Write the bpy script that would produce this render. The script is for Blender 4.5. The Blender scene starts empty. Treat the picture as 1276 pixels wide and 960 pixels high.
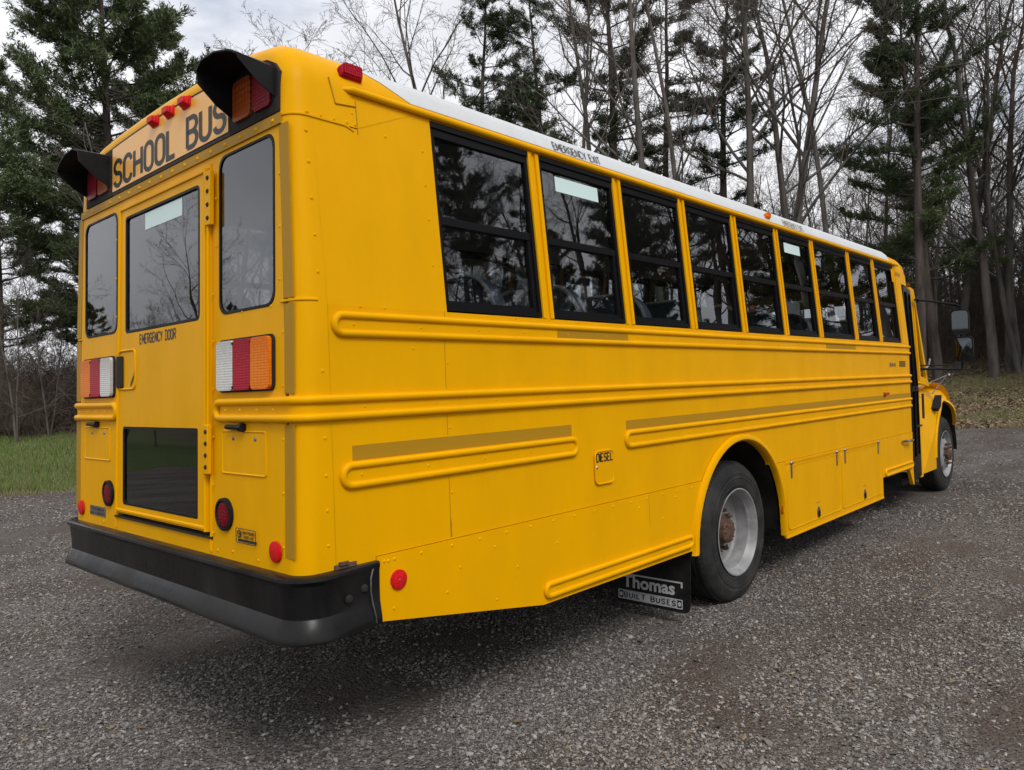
import bpy, math, random
import numpy as np
from mathutils import Vector, Matrix
from mathutils.geometry import tessellate_polygon
R = math.radians
rnd = random.Random(7)
scene = bpy.context.scene
col = scene.collection

# ------------------------------------------------------------------ camera
F, CX, CY, CZ, YAW, PIT, ROL = 942.542, -1.4801, -2.4133, 1.5631, 0.7408, 0.0035, -0.0345
cam_data = bpy.data.cameras.new("camera")
cam = bpy.data.objects.new("camera", cam_data); col.objects.link(cam)
dv = Vector((math.cos(PIT)*math.cos(YAW), math.cos(PIT)*math.sin(YAW), math.sin(PIT)))
rv = Vector((math.sin(YAW), -math.cos(YAW), 0)); uv = rv.cross(dv)
r2 = rv*math.cos(ROL) + uv*math.sin(ROL); u2 = -rv*math.sin(ROL) + uv*math.cos(ROL)
M = Matrix(((r2.x, u2.x, -dv.x, CX), (r2.y, u2.y, -dv.y, CY), (r2.z, u2.z, -dv.z, CZ), (0, 0, 0, 1)))
cam.matrix_world = M
cam_data.sensor_width = 36.0; cam_data.lens = F/1276*36.0
cam_data.clip_start = 0.05; cam_data.clip_end = 3000
scene.camera = cam

# ------------------------------------------------------------------ sky, sun, exposure
SUN_EL, SUN_AZ = 48.0, 246.0          # azimuth of the sun in degrees, counter-clockwise from +x
world = bpy.data.worlds.new("World"); scene.world = world; world.use_nodes = True
wn, wl = world.node_tree.nodes, world.node_tree.links
wn.clear()
out = wn.new('ShaderNodeOutputWorld'); bg = wn.new('ShaderNodeBackground')
sky = wn.new('ShaderNodeTexSky'); sky.sky_type = 'NISHITA'; sky.sun_disc = False
sky.sun_elevation = R(SUN_EL); sky.sun_rotation = R(90-SUN_AZ)
tc = wn.new('ShaderNodeTexCoord'); mp = wn.new('ShaderNodeMapping')
mp.inputs['Scale'].default_value = (1.0, 1.0, 2.4); mp.inputs['Location'].default_value = (3.1, 0.4, 0.0)
n1 = wn.new('ShaderNodeTexNoise'); n1.inputs['Scale'].default_value = 2.3; n1.inputs['Detail'].default_value = 7; n1.inputs['Roughness'].default_value = .55
n2 = wn.new('ShaderNodeTexNoise'); n2.inputs['Scale'].default_value = 1.6; n2.inputs['Detail'].default_value = 5
rp = wn.new('ShaderNodeValToRGB'); rp.color_ramp.elements[0].position = .31; rp.color_ramp.elements[0].color = (.45, .45, .45, 1)
rp.color_ramp.elements[1].position = .42; rp.color_ramp.elements[1].color = (1, 1, 1, 1)
rc = wn.new('ShaderNodeValToRGB')
rc.color_ramp.elements[0].position = .32; rc.color_ramp.elements[0].color = (5.6, 5.7, 6.1, 1)
rc.color_ramp.elements[1].position = .66; rc.color_ramp.elements[1].color = (9.0, 9.0, 9.25, 1)
mx = wn.new('ShaderNodeMix'); mx.data_type = 'RGBA'
wl.new(tc.outputs['Generated'], mp.inputs['Vector']); wl.new(mp.outputs[0], n1.inputs['Vector']); wl.new(mp.outputs[0], n2.inputs['Vector'])
wl.new(n1.outputs['Fac'], rp.inputs[0]); wl.new(n2.outputs['Fac'], rc.inputs[0])
wl.new(rp.outputs[0], mx.inputs['Factor']); wl.new(sky.outputs[0], mx.inputs['A']); wl.new(rc.outputs[0], mx.inputs['B'])
wl.new(mx.outputs['Result'], bg.inputs['Color']); bg.inputs['Strength'].default_value = 0.11
wl.new(bg.outputs[0], out.inputs['Surface'])

sl = bpy.data.lights.new("sun", 'SUN'); sl.energy = 1.6; sl.angle = R(22); sl.color = (1.0, .96, .9)
so = bpy.data.objects.new("sun", sl); col.objects.link(so)
sd = Vector((math.cos(R(SUN_EL))*math.cos(R(SUN_AZ)), math.cos(R(SUN_EL))*math.sin(R(SUN_AZ)), math.sin(R(SUN_EL))))
so.rotation_euler = sd.to_track_quat('Z', 'Y').to_euler(); so.location = (0, -5, 20)
scene.view_settings.view_transform = 'Standard'; scene.view_settings.look = 'None'
scene.view_settings.exposure = 0.27; scene.view_settings.gamma = 1.0; scene.view_settings.use_curve_mapping = False
scene.render.engine = 'CYCLES'
scene.cycles.max_bounces = 8; scene.cycles.transparent_max_bounces = 24; scene.cycles.glossy_bounces = 4

# ------------------------------------------------------------------ helpers
class MB:
    def __init__(s): s.v = []; s.f = []
    def add(s, vs, fs):
        b = len(s.v); s.v += [tuple(p) for p in vs]; s.f += [tuple(i+b for i in f) for f in fs]; return s
    def box(s, x0, x1, y0, y1, z0, z1, fn=None):
        P = [(x, y, z) for z in (z0, z1) for y in (y0, y1) for x in (x0, x1)]
        if fn: P = [fn(*p) for p in P]
        return s.add(P, [(0, 2, 3, 1), (4, 5, 7, 6), (0, 1, 5, 4), (2, 6, 7, 3), (0, 4, 6, 2), (1, 3, 7, 5)])
    def tube(s, pts, r, n=8, closed=False, cap=True):
        pts = [Vector(p) for p in pts]; N = len(pts)
        if N < 2: return s
        rs = r if isinstance(r, (list, tuple)) else [r]*N
        vs = []; up = None
        for i, p in enumerate(pts):
            if closed: t = pts[(i+1) % N] - pts[i-1]
            else: t = pts[min(i+1, N-1)] - pts[max(i-1, 0)]
            t = t.normalized() if t.length > 1e-9 else Vector((0, 0, 1))
            if up is None:
                a = Vector((0, 0, 1)) if abs(t.z) < .9 else Vector((1, 0, 0)); up = (a - t*a.dot(t)).normalized()
            else:
                up = (up - t*up.dot(t)); up = up.normalized() if up.length > 1e-6 else t.orthogonal().normalized()
            w = t.cross(up)
            for k in range(n):
                an = 2*math.pi*k/n; vs.append(p + up*math.cos(an)*rs[i] + w*math.sin(an)*rs[i])
        fs = []
        for i in range(N if closed else N-1):
            j = (i+1) % N
            for k in range(n): fs.append((i*n+k, i*n+(k+1) % n, j*n+(k+1) % n, j*n+k))
        if cap and not closed:
            fs.append(tuple(range(n))[::-1]); fs.append(tuple((N-1)*n+k for k in range(n)))
        return s.add(vs, fs)
    def plate(s, outer, fn, n0, n1, holes=()):
        """2D outline with holes, fn(u,v,n) -> world, front at n1, back at n0"""
        loops = [list(outer)] + [list(h) for h in holes]
        tri = tessellate_polygon([[Vector((p[0], p[1], 0)) for p in l] for l in loops])
        flat = [p for l in loops for p in l]; K = len(flat)
        vs = [fn(p[0], p[1], n1) for p in flat] + [fn(p[0], p[1], n0) for p in flat]
        A = fn(flat[0][0], flat[0][1], 0)
        nv = Vector(fn(flat[0][0], flat[0][1], 1)) - Vector(A)
        fs = []
        for t in tri:
            a, b, c = (Vector(vs[i]) for i in t)
            if (b-a).cross(c-a).dot(nv) < 0: t = t[::-1]
            fs.append(tuple(t)); fs.append(tuple(i+K for i in t[::-1]))
        o = 0
        for l in loops:
            m = len(l)
            for i in range(m):
                j = (i+1) % m; fs.append((o+i, o+j, K+o+j, K+o+i))
            o += m
        return s.add(vs, fs)
    def loft(s, rings, closed=True, cap0=False, cap1=False):
        n = len(rings[0]); vs = [p for r in rings for p in r]; fs = []
        for i in range(len(rings)-1):
            for k in range(n if closed else n-1):
                fs.append((i*n+k, i*n+(k+1) % n, (i+1)*n+(k+1) % n, (i+1)*n+k))
        if cap0: fs.append(tuple(range(n))[::-1])
        if cap1: fs.append(tuple((len(rings)-1)*n+k for k in range(n)))
        return s.add(vs, fs)
    def lathe(s, c, prof, n=48, axis='y'):
        """prof: list of (a, r) along axis"""
        rings = []
        for a, r in prof:
            ring = []
            for k in range(n):
                t = 2*math.pi*k/n; ca, sa = math.cos(t)*r, math.sin(t)*r
                if axis == 'y': ring.append((c[0]+ca, c[1]+a, c[2]+sa))
                elif axis == 'x': ring.append((c[0]+a, c[1]+ca, c[2]+sa))
                else: ring.append((c[0]+ca, c[1]+sa, c[2]+a))
            rings.append(ring)
        return s.loft(rings)
    def dome(s, c, nrm, r, h, n=10):
        nrm = Vector(nrm).normalized(); a = nrm.orthogonal().normalized(); b = nrm.cross(a); c = Vector(c)
        vs = [c + (a*math.cos(2*math.pi*k/n)+b*math.sin(2*math.pi*k/n))*r for k in range(n)]
        vs += [c + nrm*h*.8 + (a*math.cos(2*math.pi*k/n)+b*math.sin(2*math.pi*k/n))*r*.6 for k in range(n)] + [c+nrm*h]
        fs = [(k, (k+1) % n, n+(k+1) % n, n+k) for k in range(n)] + [(n+k, n+(k+1) % n, 2*n) for k in range(n)]
        return s.add(vs, fs)
    def build(s, name, mat, parent=None, sharp=35, label=None, cat=None, group=None, kind=None, bevel=0):
        me = bpy.data.meshes.new(name); me.from_pydata(s.v, [], s.f); me.update()
        if sharp is not None:
            me.shade_smooth(); me.set_sharp_from_angle(angle=R(sharp))
        mats = mat if isinstance(mat, (list, tuple)) else [mat]
        for m in mats: me.materials.append(m)
        o = bpy.data.objects.new(name, me); col.objects.link(o)
        if parent is not None:
            o.parent = parent; o.matrix_parent_inverse = parent_inv(parent)
        tag(o, label, cat, group, kind)
        if bevel:
            b = o.modifiers.new('bevel', 'BEVEL'); b.width = bevel; b.segments = 2; b.limit_method = 'ANGLE'; b.angle_limit = R(40)
        return o
def parent_inv(p):
    # meshes are written in world coordinates, so a part's own world matrix is the identity
    return Matrix.Translation(-p.location) if p.type == 'EMPTY' else Matrix.Identity(4)
def tag(o, label=None, cat=None, group=None, kind=None):
    if label: o['label'] = label
    if cat: o['category'] = cat
    if group: o['group'] = group
    if kind: o['kind'] = kind
    return o
def empty(name, loc, label, cat, group=None):
    o = bpy.data.objects.new(name, None); o.location = loc; col.objects.link(o); o.empty_display_size = .3
    return tag(o, label, cat, group)

# ------------------------------------------------------------------ materials
def mat(name, rgb, rough=.5, metal=0, coat=0, trans=0, ior=1.5, spec=.5):
    m = bpy.data.materials.new(name); m.use_nodes = True
    b = m.node_tree.nodes['Principled BSDF']
    b.inputs['Base Color'].default_value = (*rgb, 1); b.inputs['Roughness'].default_value = rough
    b.inputs['Metallic'].default_value = metal; b.inputs['Coat Weight'].default_value = coat; b.inputs['Coat Roughness'].default_value = .08
    b.inputs['Transmission Weight'].default_value = trans; b.inputs['IOR'].default_value = ior; b.inputs['Specular IOR Level'].default_value = spec
    return m
def nd(m, t, **kw):
    n = m.node_tree.nodes.new(t)
    for k, v in kw.items():
        if k in n.inputs: n.inputs[k].default_value = v
        else: setattr(n, k, v)
    return n
def lk(m, a, b): m.node_tree.links.new(a, b)
def bsdf(m): return m.node_tree.nodes['Principled BSDF']
def ramp(m, fac, stops):
    r = nd(m, 'ShaderNodeValToRGB'); e = r.color_ramp.elements
    while len(e) < len(stops): e.new(.5)
    for k, (p, c) in enumerate(stops): e[k].position = p; e[k].color = (*c, 1) if len(c) == 3 else c
    if fac is not None: lk(m, fac, r.inputs[0])
    return r
def noise_var(m, c0, c1, scale=5, detail=5, lo=.35, hi=.65, coords='Object', rough=None, bump=0, bscale=None, stretch=None):
    tcn = nd(m, 'ShaderNodeTexCoord'); src = tcn.outputs[coords]
    if stretch:
        mpn = nd(m, 'ShaderNodeMapping'); mpn.inputs['Scale'].default_value = stretch; lk(m, src, mpn.inputs[0]); src = mpn.outputs[0]
    n = nd(m, 'ShaderNodeTexNoise', Scale=scale, Detail=detail, Roughness=.6); lk(m, src, n.inputs['Vector'])
    r = ramp(m, n.outputs['Fac'], [(lo, c0), (hi, c1)]); lk(m, r.outputs[0], bsdf(m).inputs['Base Color'])
    if rough:
        q = ramp(m, n.outputs['Fac'], [(lo, (rough[0],)*3), (hi, (rough[1],)*3)]); lk(m, q.outputs[0], bsdf(m).inputs['Roughness'])
    if bump:
        n2 = nd(m, 'ShaderNodeTexNoise', Scale=bscale or scale*3, Detail=4); lk(m, src, n2.inputs['Vector'])
        b = nd(m, 'ShaderNodeBump', Strength=bump, Distance=.02); lk(m, n2.outputs['Fac'], b.inputs['Height']); lk(m, b.outputs[0], bsdf(m).inputs['Normal'])
    return m
def paint(name, rgb, rough=.26):
    m = mat(name, rgb, rough, coat=.0, spec=.06); tcn = nd(m, 'ShaderNodeTexCoord')
    n = nd(m, 'ShaderNodeTexNoise', Scale=1.7, Detail=2); lk(m, tcn.outputs['Object'], n.inputs['Vector'])
    b = nd(m, 'ShaderNodeBump', Strength=.10, Distance=.02); lk(m, n.outputs['Fac'], b.inputs['Height'])
    lk(m, b.outputs[0], bsdf(m).inputs['Normal'])
    # road dust: faint dull film, stronger in streaks and blotches
    g = nd(m, 'ShaderNodeTexNoise', Scale=3.5, Detail=8, Roughness=.65); mpn = nd(m, 'ShaderNodeMapping'); mpn.inputs['Scale'].default_value = (1, 1, .35)
    lk(m, tcn.outputs['Object'], mpn.inputs[0]); lk(m, mpn.outputs[0], g.inputs['Vector'])
    dust = tuple(c*.90 for c in rgb)
    r = ramp(m, g.outputs['Fac'], [(.35, rgb), (.72, dust)]); lk(m, r.outputs[0], bsdf(m).inputs['Base Color'])
    q = ramp(m, g.outputs['Fac'], [(.3, (rough,)*3), (.7, (min(rough+.2, 1),)*3)]); lk(m, q.outputs[0], bsdf(m).inputs['Roughness'])
    return m
YEL = (.80, .386, .0)
Mt = {}
Mt['yellow'] = paint('school bus yellow paint', YEL)
Mt['white'] = paint('white roof paint', (.60, .62, .635), .45)
Mt['amberplate'] = mat('orange yellow sign film', (.85, .42, .06), .35, coat=.3)
Mt['black'] = noise_var(mat('black plastic', (.009, .009, .010), .5, spec=.14), (.007, .007, .008), (.014, .014, .015), 6, rough=(.38, .6))
Mt['bumper'] = noise_var(mat('black bumper steel', (.012, .012, .013), .35, spec=.25), (.004, .004, .005), (.020, .019, .018), 2.5, 9, .42, .75, rough=(.22, .6), bump=.15, bscale=9, stretch=(1, 1, .5))
Mt['frame'] = mat('black anodised window frame', (.005, .005, .006), .4, spec=.12)
Mt['gap'] = mat('dark seam', (.02, .012, .003), .8)
Mt['under'] = noise_var(mat('dark undercarriage steel', (.02, .019, .018), .8, spec=.2), (.012, .011, .011), (.035, .03, .027), 4)
Mt['strip'] = mat('gold reflective tape', (.40, .215, .010), .5, spec=.15)
Mt['text'] = mat('black lettering', (.012, .012, .012), .5)
Mt['ghost'] = mat('faded black lettering', (.13, .09, .05), .55)
Mt['silver'] = mat('light grey print', (.5, .51, .52), .6)
Mt['chrome'] = mat('chrome', (.7, .7, .7), .15, 1)
Mt['steel'] = noise_var(mat('dull steel', (.3, .3, .3), .4, .9), (.2, .19, .18), (.36, .36, .36), 30)
Mt['rust'] = noise_var(mat('rusty hub steel', (.15, .06, .03), .85), (.055, .032, .022), (.14, .075, .048), 25, bump=.6)
Mt['rim'] = noise_var(mat('grey painted wheel rim', (.5, .5, .5), .4), (.19, .19, .19), (.31, .31, .32), 9, rough=(.3, .5))
Mt['tyre'] = noise_var(mat('dusty tyre rubber', (.03, .03, .03), .8, spec=.25), (.016, .016, .017), (.038, .037, .035), 7, bump=.2, bscale=60)
Mt['rubber'] = noise_var(mat('mud flap rubber', (.012, .012, .012), .55, spec=.15), (.007, .007, .007), (.022, .021, .020), 8)
Mt['seat'] = noise_var(mat('blue grey vinyl', (.09, .11, .15), .5), (.075, .095, .13), (.13, .15, .19), 8)
Mt['seatedge'] = mat('grey vinyl edging', (.30, .30, .29), .6)
Mt['inside'] = mat('interior panel', (.42, .42, .40), .6)
Mt['floor'] = mat('black ribbed floor rubber', (.02, .02, .02), .7)
def lens(name, rgb, scale=95, rough=.3):
    m = mat(name, rgb, rough, coat=.0, spec=.08); tcn = nd(m, 'ShaderNodeTexCoord')
    v = nd(m, 'ShaderNodeTexVoronoi', Scale=scale); v.inputs['Randomness'].default_value = .15; lk(m, tcn.outputs['Object'], v.inputs['Vector'])
    b = nd(m, 'ShaderNodeBump', Strength=.3, Distance=.004); lk(m, v.outputs['Distance'], b.inputs['Height']); lk(m, b.outputs[0], bsdf(m).inputs['Normal'])
    hi = tuple(min(1, c*1.5+.03) for c in rgb); lo = tuple(c*.7 for c in rgb)
    r = ramp(m, v.outputs['Distance'], [(0, hi), (.55, lo)]); lk(m, r.outputs[0], bsdf(m).inputs['Base Color'])
    return m
Mt['red'] = lens('red lens', (.40, .004, .022)); Mt['amber'] = lens('amber lens', (.92, .20, .003)); Mt['clear'] = lens('clear lens', (.66, .66, .62))
Mt['redrefl'] = lens('red reflector', (.72, .008, .010), 160); Mt['darkred'] = lens('deep red lamp lens', (.22, .004, .015), 70); Mt['darkamber'] = lens('dark amber lamp lens', (.35, .07, .01), 40)
Mt['sticker'] = mat('pale translucent sticker', (.62, .78, .76), .5)
def glass(name, tint, rough=.0, boost=1.65):
    m = bpy.data.materials.new(name); m.use_nodes = True; nt = m.node_tree; nt.nodes.clear()
    o = nt.nodes.new('ShaderNodeOutputMaterial'); mixn = nt.nodes.new('ShaderNodeMixShader')
    fr = nt.nodes.new('ShaderNodeFresnel'); fr.inputs['IOR'].default_value = boost
    tr = nt.nodes.new('ShaderNodeBsdfTransparent'); tr.inputs['Color'].default_value = (*tint, 1)
    gl = nt.nodes.new('ShaderNodeBsdfGlossy'); gl.inputs['Roughness'].default_value = rough; gl.inputs['Color'].default_value = (.95, .97, 1, 1)
    tcn = nt.nodes.new('ShaderNodeTexCoord'); ns = nt.nodes.new('ShaderNodeTexNoise'); ns.inputs['Scale'].default_value = 2.6; ns.inputs['Detail'].default_value = 1
    bp = nt.nodes.new('ShaderNodeBump'); bp.inputs['Strength'].default_value = .07; bp.inputs['Distance'].default_value = .012
    nt.links.new(tcn.outputs['Object'], ns.inputs['Vector']); nt.links.new(ns.outputs['Fac'], bp.inputs['Height'])
    nt.links.new(bp.outputs[0], gl.inputs['Normal'])
    gm = nt.nodes.new('ShaderNodeNewGeometry'); sb = nt.nodes.new('ShaderNodeMath'); sb.operation = 'MULTIPLY'; iv = nt.nodes.new('ShaderNodeMath'); iv.operation = 'SUBTRACT'; iv.inputs[0].default_value = 1
    nt.links.new(gm.outputs['Backfacing'], iv.inputs[1]); nt.links.new(iv.outputs[0], sb.inputs[0]); nt.links.new(fr.outputs[0], sb.inputs[1])   # only the outer skin of each face mirrors
    nt.links.new(sb.outputs[0], mixn.inputs[0]); nt.links.new(tr.outputs[0], mixn.inputs[1]); nt.links.new(gl.outputs[0], mixn.inputs[2]); nt.links.new(mixn.outputs[0], o.inputs[0])
    return m
Mt['glass'] = glass('tinted side glass', (.70, .72, .73), boost=2.0)
Mt['rearglass'] = glass('rear window glass', (.45, .46, .48), boost=1.95)
Mt['darkglass'] = glass('dark lower glass', (.12, .12, .125), boost=2.0)
Mt['mirror'] = mat('mirror glass', (.07, .08, .085), .02, 1)

# ------------------------------------------------------------------ stroke lettering
def arc(cx, cy, r, a0, a1, n=10, ry=None):
    ry = r if ry is None else ry
    return [(cx+r*math.cos(R(a0+(a1-a0)*i/n)), cy+ry*math.sin(R(a0+(a1-a0)*i/n))) for i in range(n+1)]
q = .25
GL = {
 'A': ([[(0, 0), (.27, 1), (.54, 0)], [(.1, .32), (.44, .32)]], .54), 'B': ([[(0, 0), (0, 1)]+[(.26, 1)]+arc(.25, .76, q, 80, -90, ry=.24)+[(0, .52)], [(.25, .52)]+arc(.26, .26, .25, 80, -90, ry=.26)+[(0, 0)]], .5),
 'C': ([arc(q, .75, q, 5, 180)+arc(q, .25, q, 180, 355)], .5), 'D': ([[(0, 0), (0, 1), (.25, 1)]+arc(.25, .75, q, 80, 0)+arc(.25, .25, q, 0, -90)+[(0, 0)]], .5),
 'E': ([[(.42, 1), (0, 1), (0, 0), (.42, 0)], [(0, .52), (.34, .52)]], .42), 'G': ([arc(q, .75, q, 5, 180)+arc(q, .25, q, 180, 360)+[(.5, .46), (.27, .46)]], .5),
 'H': ([[(0, 0), (0, 1)], [(.5, 0), (.5, 1)], [(0, .5), (.5, .5)]], .5), 'I': ([[(0, 0), (0, 1)]], .02), 'L': ([[(0, 1), (0, 0), (.42, 0)]], .42),
 'M': ([[(0, 0), (0, 1), (.3, .25), (.6, 1), (.6, 0)]], .6), 'N': ([[(0, 0), (0, 1), (.5, 0), (.5, 1)]], .5),
 'O': ([arc(q, .75, q, 0, 180)+arc(q, .25, q, 180, 360)+[(.5, .75)]], .5),
 'R': ([[(0, 0), (0, 1), (.25, 1)]+arc(.25, .75, q, 80, -90)+[(0, .5)], [(.22, .5), (.5, 0)]], .5),
 'S': ([arc(q, .75, q, 10, 270, 14)+arc(q, .25, q, 90, -170, 14)], .5), 'T': ([[(0, 1), (.5, 1)], [(.25, 1), (.25, 0)]], .5),
 'U': ([[(0, 1), (0, .25)]+arc(q, .25, q, 180, 360)+[(.5, 1)]], .5), 'X': ([[(0, 0), (.5, 1)], [(0, 1), (.5, 0)]], .5), 'Y': ([[(0, 1), (.25, .45), (.5, 1)], [(.25, .45), (.25, 0)]], .5),
 'W': ([[(0, 1), (.17, 0), (.34, .8), (.51, 0), (.68, 1)]], .68), '8': ([arc(q, .75, .22, 0, 360, 14, ry=.24), arc(q, .26, .25, 0, 360, 14, ry=.26)], .5), '4': ([[(.5, .28), (0, .28), (.36, 1), (.36, 0)]], .5), ' ': ([], .3),
 '1': ([[(0, .8), (.15, 1), (.15, 0)]], .16), '0': ([arc(q, .75, q, 0, 180)+arc(q, .25, q, 180, 360)+[(.5, .75)]], .5), '7': ([[(0, 1), (.5, 1), (.18, 0)]], .5),
 'P': ([[(0, 0), (0, 1), (.25, 1)]+arc(.25, .74, q, 80, -90)+[(0, .49)]], .5)}
def ribbon(mb, pl, t, fn, n):
    out_, ps = [], [Vector(p) for p in pl]
    ps = [p for i, p in enumerate(ps) if i == 0 or (p-ps[i-1]).length > 1e-5]
    for i in range(1, len(ps)-1):       # split at sharp corners
        if (ps[i]-ps[i-1]).normalized().dot((ps[i+1]-ps[i]).normalized()) < -.2:
            ribbon(mb, ps[:i+1], t, fn, n); ribbon(mb, ps[i:], t, fn, n+.00018); return
    for i, p in enumerate(ps):
        a = (p-ps[i-1]).normalized() if i else None; b = (ps[i+1]-p).normalized() if i < len(ps)-1 else None
        if a is None: a = b
        if b is None: b = a
        na, nb = Vector((-a.y, a.x)), Vector((-b.y, b.x)); m = na+nb
        m = m/max(.55, m.dot(na)) if m.length > .1 else na
        m = m*min(1, 1.6/max(m.length, .001))
        out_.append((p+m*t/2, p-m*t/2))
    vs = []
    for l, r_ in out_: vs += [fn(l.x, l.y, n), fn(r_.x, r_.y, n)]
    mb.add(vs, [(2*i, 2*i+1, 2*i+3, 2*i+2) for i in range(len(out_)-1)])
def text_mb(mb, s, fn, u0, v0, width, height, t=.16, gap=.2):
    """letters fill width x height starting at (u0,v0); fn maps (u,v,n)"""
    tot = sum(GL[c][1] for c in s) + gap*(len(s)-1); k = width/tot; x = 0; j = 0
    for c in s:
        st, w = GL[c]
        for pl in st:
            j += 1
            ribbon(mb, [(p[0]+x, p[1]) for p in pl], t, lambda a, b, n, k=k: fn(u0+a*k*1.0, v0+b*height, n), .0004*(j % 3))
        x += w+gap
    return mb
# ------------------------------------------------------------------ the bus
W = 2.35
def inset(z): return .085*max(0, z-1.9)
def lean(z): return .033*(z-.9)
def SR(x, z, n=0): return (x, inset(z)-n, z)             # right side
def SL(x, z, n=0): return (x, W-inset(z)+n, z)           # left side
def BK(y, z, n=0): return (lean(z)-n, y, z)              # rear face
SIDES = (SR, SL)
bus = empty('school_bus', (5.2, W/2, 0), 'yellow school bus with white roof and black rear bumper parked on the gravel lot', 'school bus')
Y_, K_, FR = Mt['yellow'], Mt['black'], Mt['frame']
def rrect(x0, x1, y0, y1, r, n=5):
    P = []
    for cx, cy, a in ((x1-r, y1-r, 0), (x0+r, y1-r, 90), (x0+r, y0+r, 180), (x1-r, y0+r, 270)):
        P += arc(cx, cy, r, a, a+90, n)
    return P
def stadium(x0, x1, z0, z1, n=8):
    r = (z1-z0)/2; return arc(x1-r, z0+r, r, -90, 90, n) + arc(x0+r, z0+r, r, 90, 270, n)
AXR, AXF, TR = 3.50, 9.74, .495      # rear axle, front axle, tyre radius

RC = .075
# arch outline in the side plane
def arch_pts(cx, a, zc, b, z_from=None, n=24, a0=180, a1=0): return [(cx+a*math.cos(R(a0+(a1-a0)*i/n)), zc+b*math.sin(R(a0+(a1-a0)*i/n))) for i in range(n+1)]
AR = dict(cx=3.50, a=.665, zc=.48, b=.655)
# body shell: lower sides, rear corners, rear face with its openings
def lower_side(fn):
    m = MB(); x0 = .15; zb = .921
    ar = [p for p in arch_pts(AR['cx'], AR['a'], AR['zc'], AR['b'], n=40) if p[1] > zb+.004]
    outer = [(x0, .906), (.332, .906), (.333, zb)] + [(ar[0][0]-.004, zb)] + ar + [(ar[-1][0]+.004, zb)] + [(7.72, zb), (7.72, 1.9), (x0, 1.9)]
    outer = outer[::-1]
    m.plate(outer, fn, -.03, 0)
    # block behind the last window, above the belt
    m.plate([(x0, 1.9), (x0, 2.618), (.364, 2.618), (.364, 2.80), (.757, 2.80), (.757, 1.9)], fn, -.03, 0)
    return m
for fn in SIDES: lower_side(fn).build('side_panel', Y_, bus, sharp=20)
# long header above windows and the front post
for fn in SIDES:
    m = MB(); m.plate([(.758, 2.752), (7.545, 2.752), (7.545, 2.80), (.758, 2.80)], fn, -.03, -.001); m.plate([(7.545, 1.9), (7.72, 1.9), (7.72, 2.58), (7.60, 2.58), (7.60, 2.752), (7.545, 2.752)], fn, -.03, 0)
    m.build('window_header', Y_, bus)
# corners
for s in (0, 1):
    m = MB(); rings = []
    for z in (.905, 1.3, 1.7, 1.9, 2.2, 2.45, 2.622):
        ins = inset(z); l = lean(z); ring = []
        for k in range(9):
            a = R(180+90*k/8); px, py = l+RC+RC*math.cos(a), ins+RC+RC*math.sin(a)
            ring.append((px, py if s == 0 else W-py, z))
        ring.append((.151, ins if s == 0 else W-ins, z))
        rings.append(ring if s == 0 else ring[::-1])
    m.loft(rings, closed=False); m.build('corner_panel', Y_, bus, sharp=60)
# seam bead between lower and upper corner, and below the cap
for s in (0, 1):
    for z in (1.915, 2.622):
        ins = inset(z); l = lean(z)
        P = [(l+.0, ins+RC+.05, z)]+[(l+RC+RC*math.cos(R(a)), ins+RC+RC*math.sin(R(a)), z) for a in range(180, 271, 15)]
        if z > 2: P += [(.3, ins, z-.0), (.34, ins, z-.015)]
        if s: P = [(p[0], W-p[1], p[2]) for p in P]
        m = MB().tube(P, .006, 6); m.build('seam_bead', Y_, bus)
# rear face
DY0, DY1, DZ0, DZ1 = .70, 1.70, 1.0, 2.545
rw_r = rrect(.168, .612, 1.905, 2.572, .055); rw_l = rrect(1.715, 2.18, 1.915, 2.55, .055)
m = MB()
door_hole = [(DY0-.004, DZ0-.02), (DY1+.004, DZ0-.02), (DY1-.05, DZ1+.004), (DY0-.004, DZ1+.004)]
m.plate([(RC, .905), (W-RC, .905), (W-inset(2.622)-RC, 2.622), (inset(2.622)+RC, 2.622)], BK, -.025, 0, holes=[rw_r, rw_l, door_hole])
m.build('rear_panel', Y_, bus, sharp=20)
for hole, nm in ((rw_r, 'r'), (rw_l, 'l')):
    cy = sum(p[0] for p in hole)/len(hole); cz = sum(p[1] for p in hole)/len(hole)
    def sc(k): return [(cy+(p[0]-cy)*(1-2*k/.415), cz+(p[1]-cz)*(1-2*k/.625)) for p in hole]
    f = MB().plate(sc(.002), BK, -.02, .003, holes=[sc(.011)]).build('rear_window', K_, bus)
    MB().plate(sc(.009), BK, -.006, -.002).build('pane', Mt['rearglass'], f)
# emergency door
dr = lambda y, z, n=0: BK(y-.05*(z-DZ0)/(DZ1-DZ0)*.0, z, n)
m = MB()
win = rrect(.765, 1.58, 1.90, 2.49, .03); low = rrect(.785, 1.61, 1.045, 1.435, .012)
m.plate([(DY0, DZ0), (DY1, DZ0), (DY1-.05, DZ1), (DY0, DZ1)], BK, -.02, .012, holes=[win, low])
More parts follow.
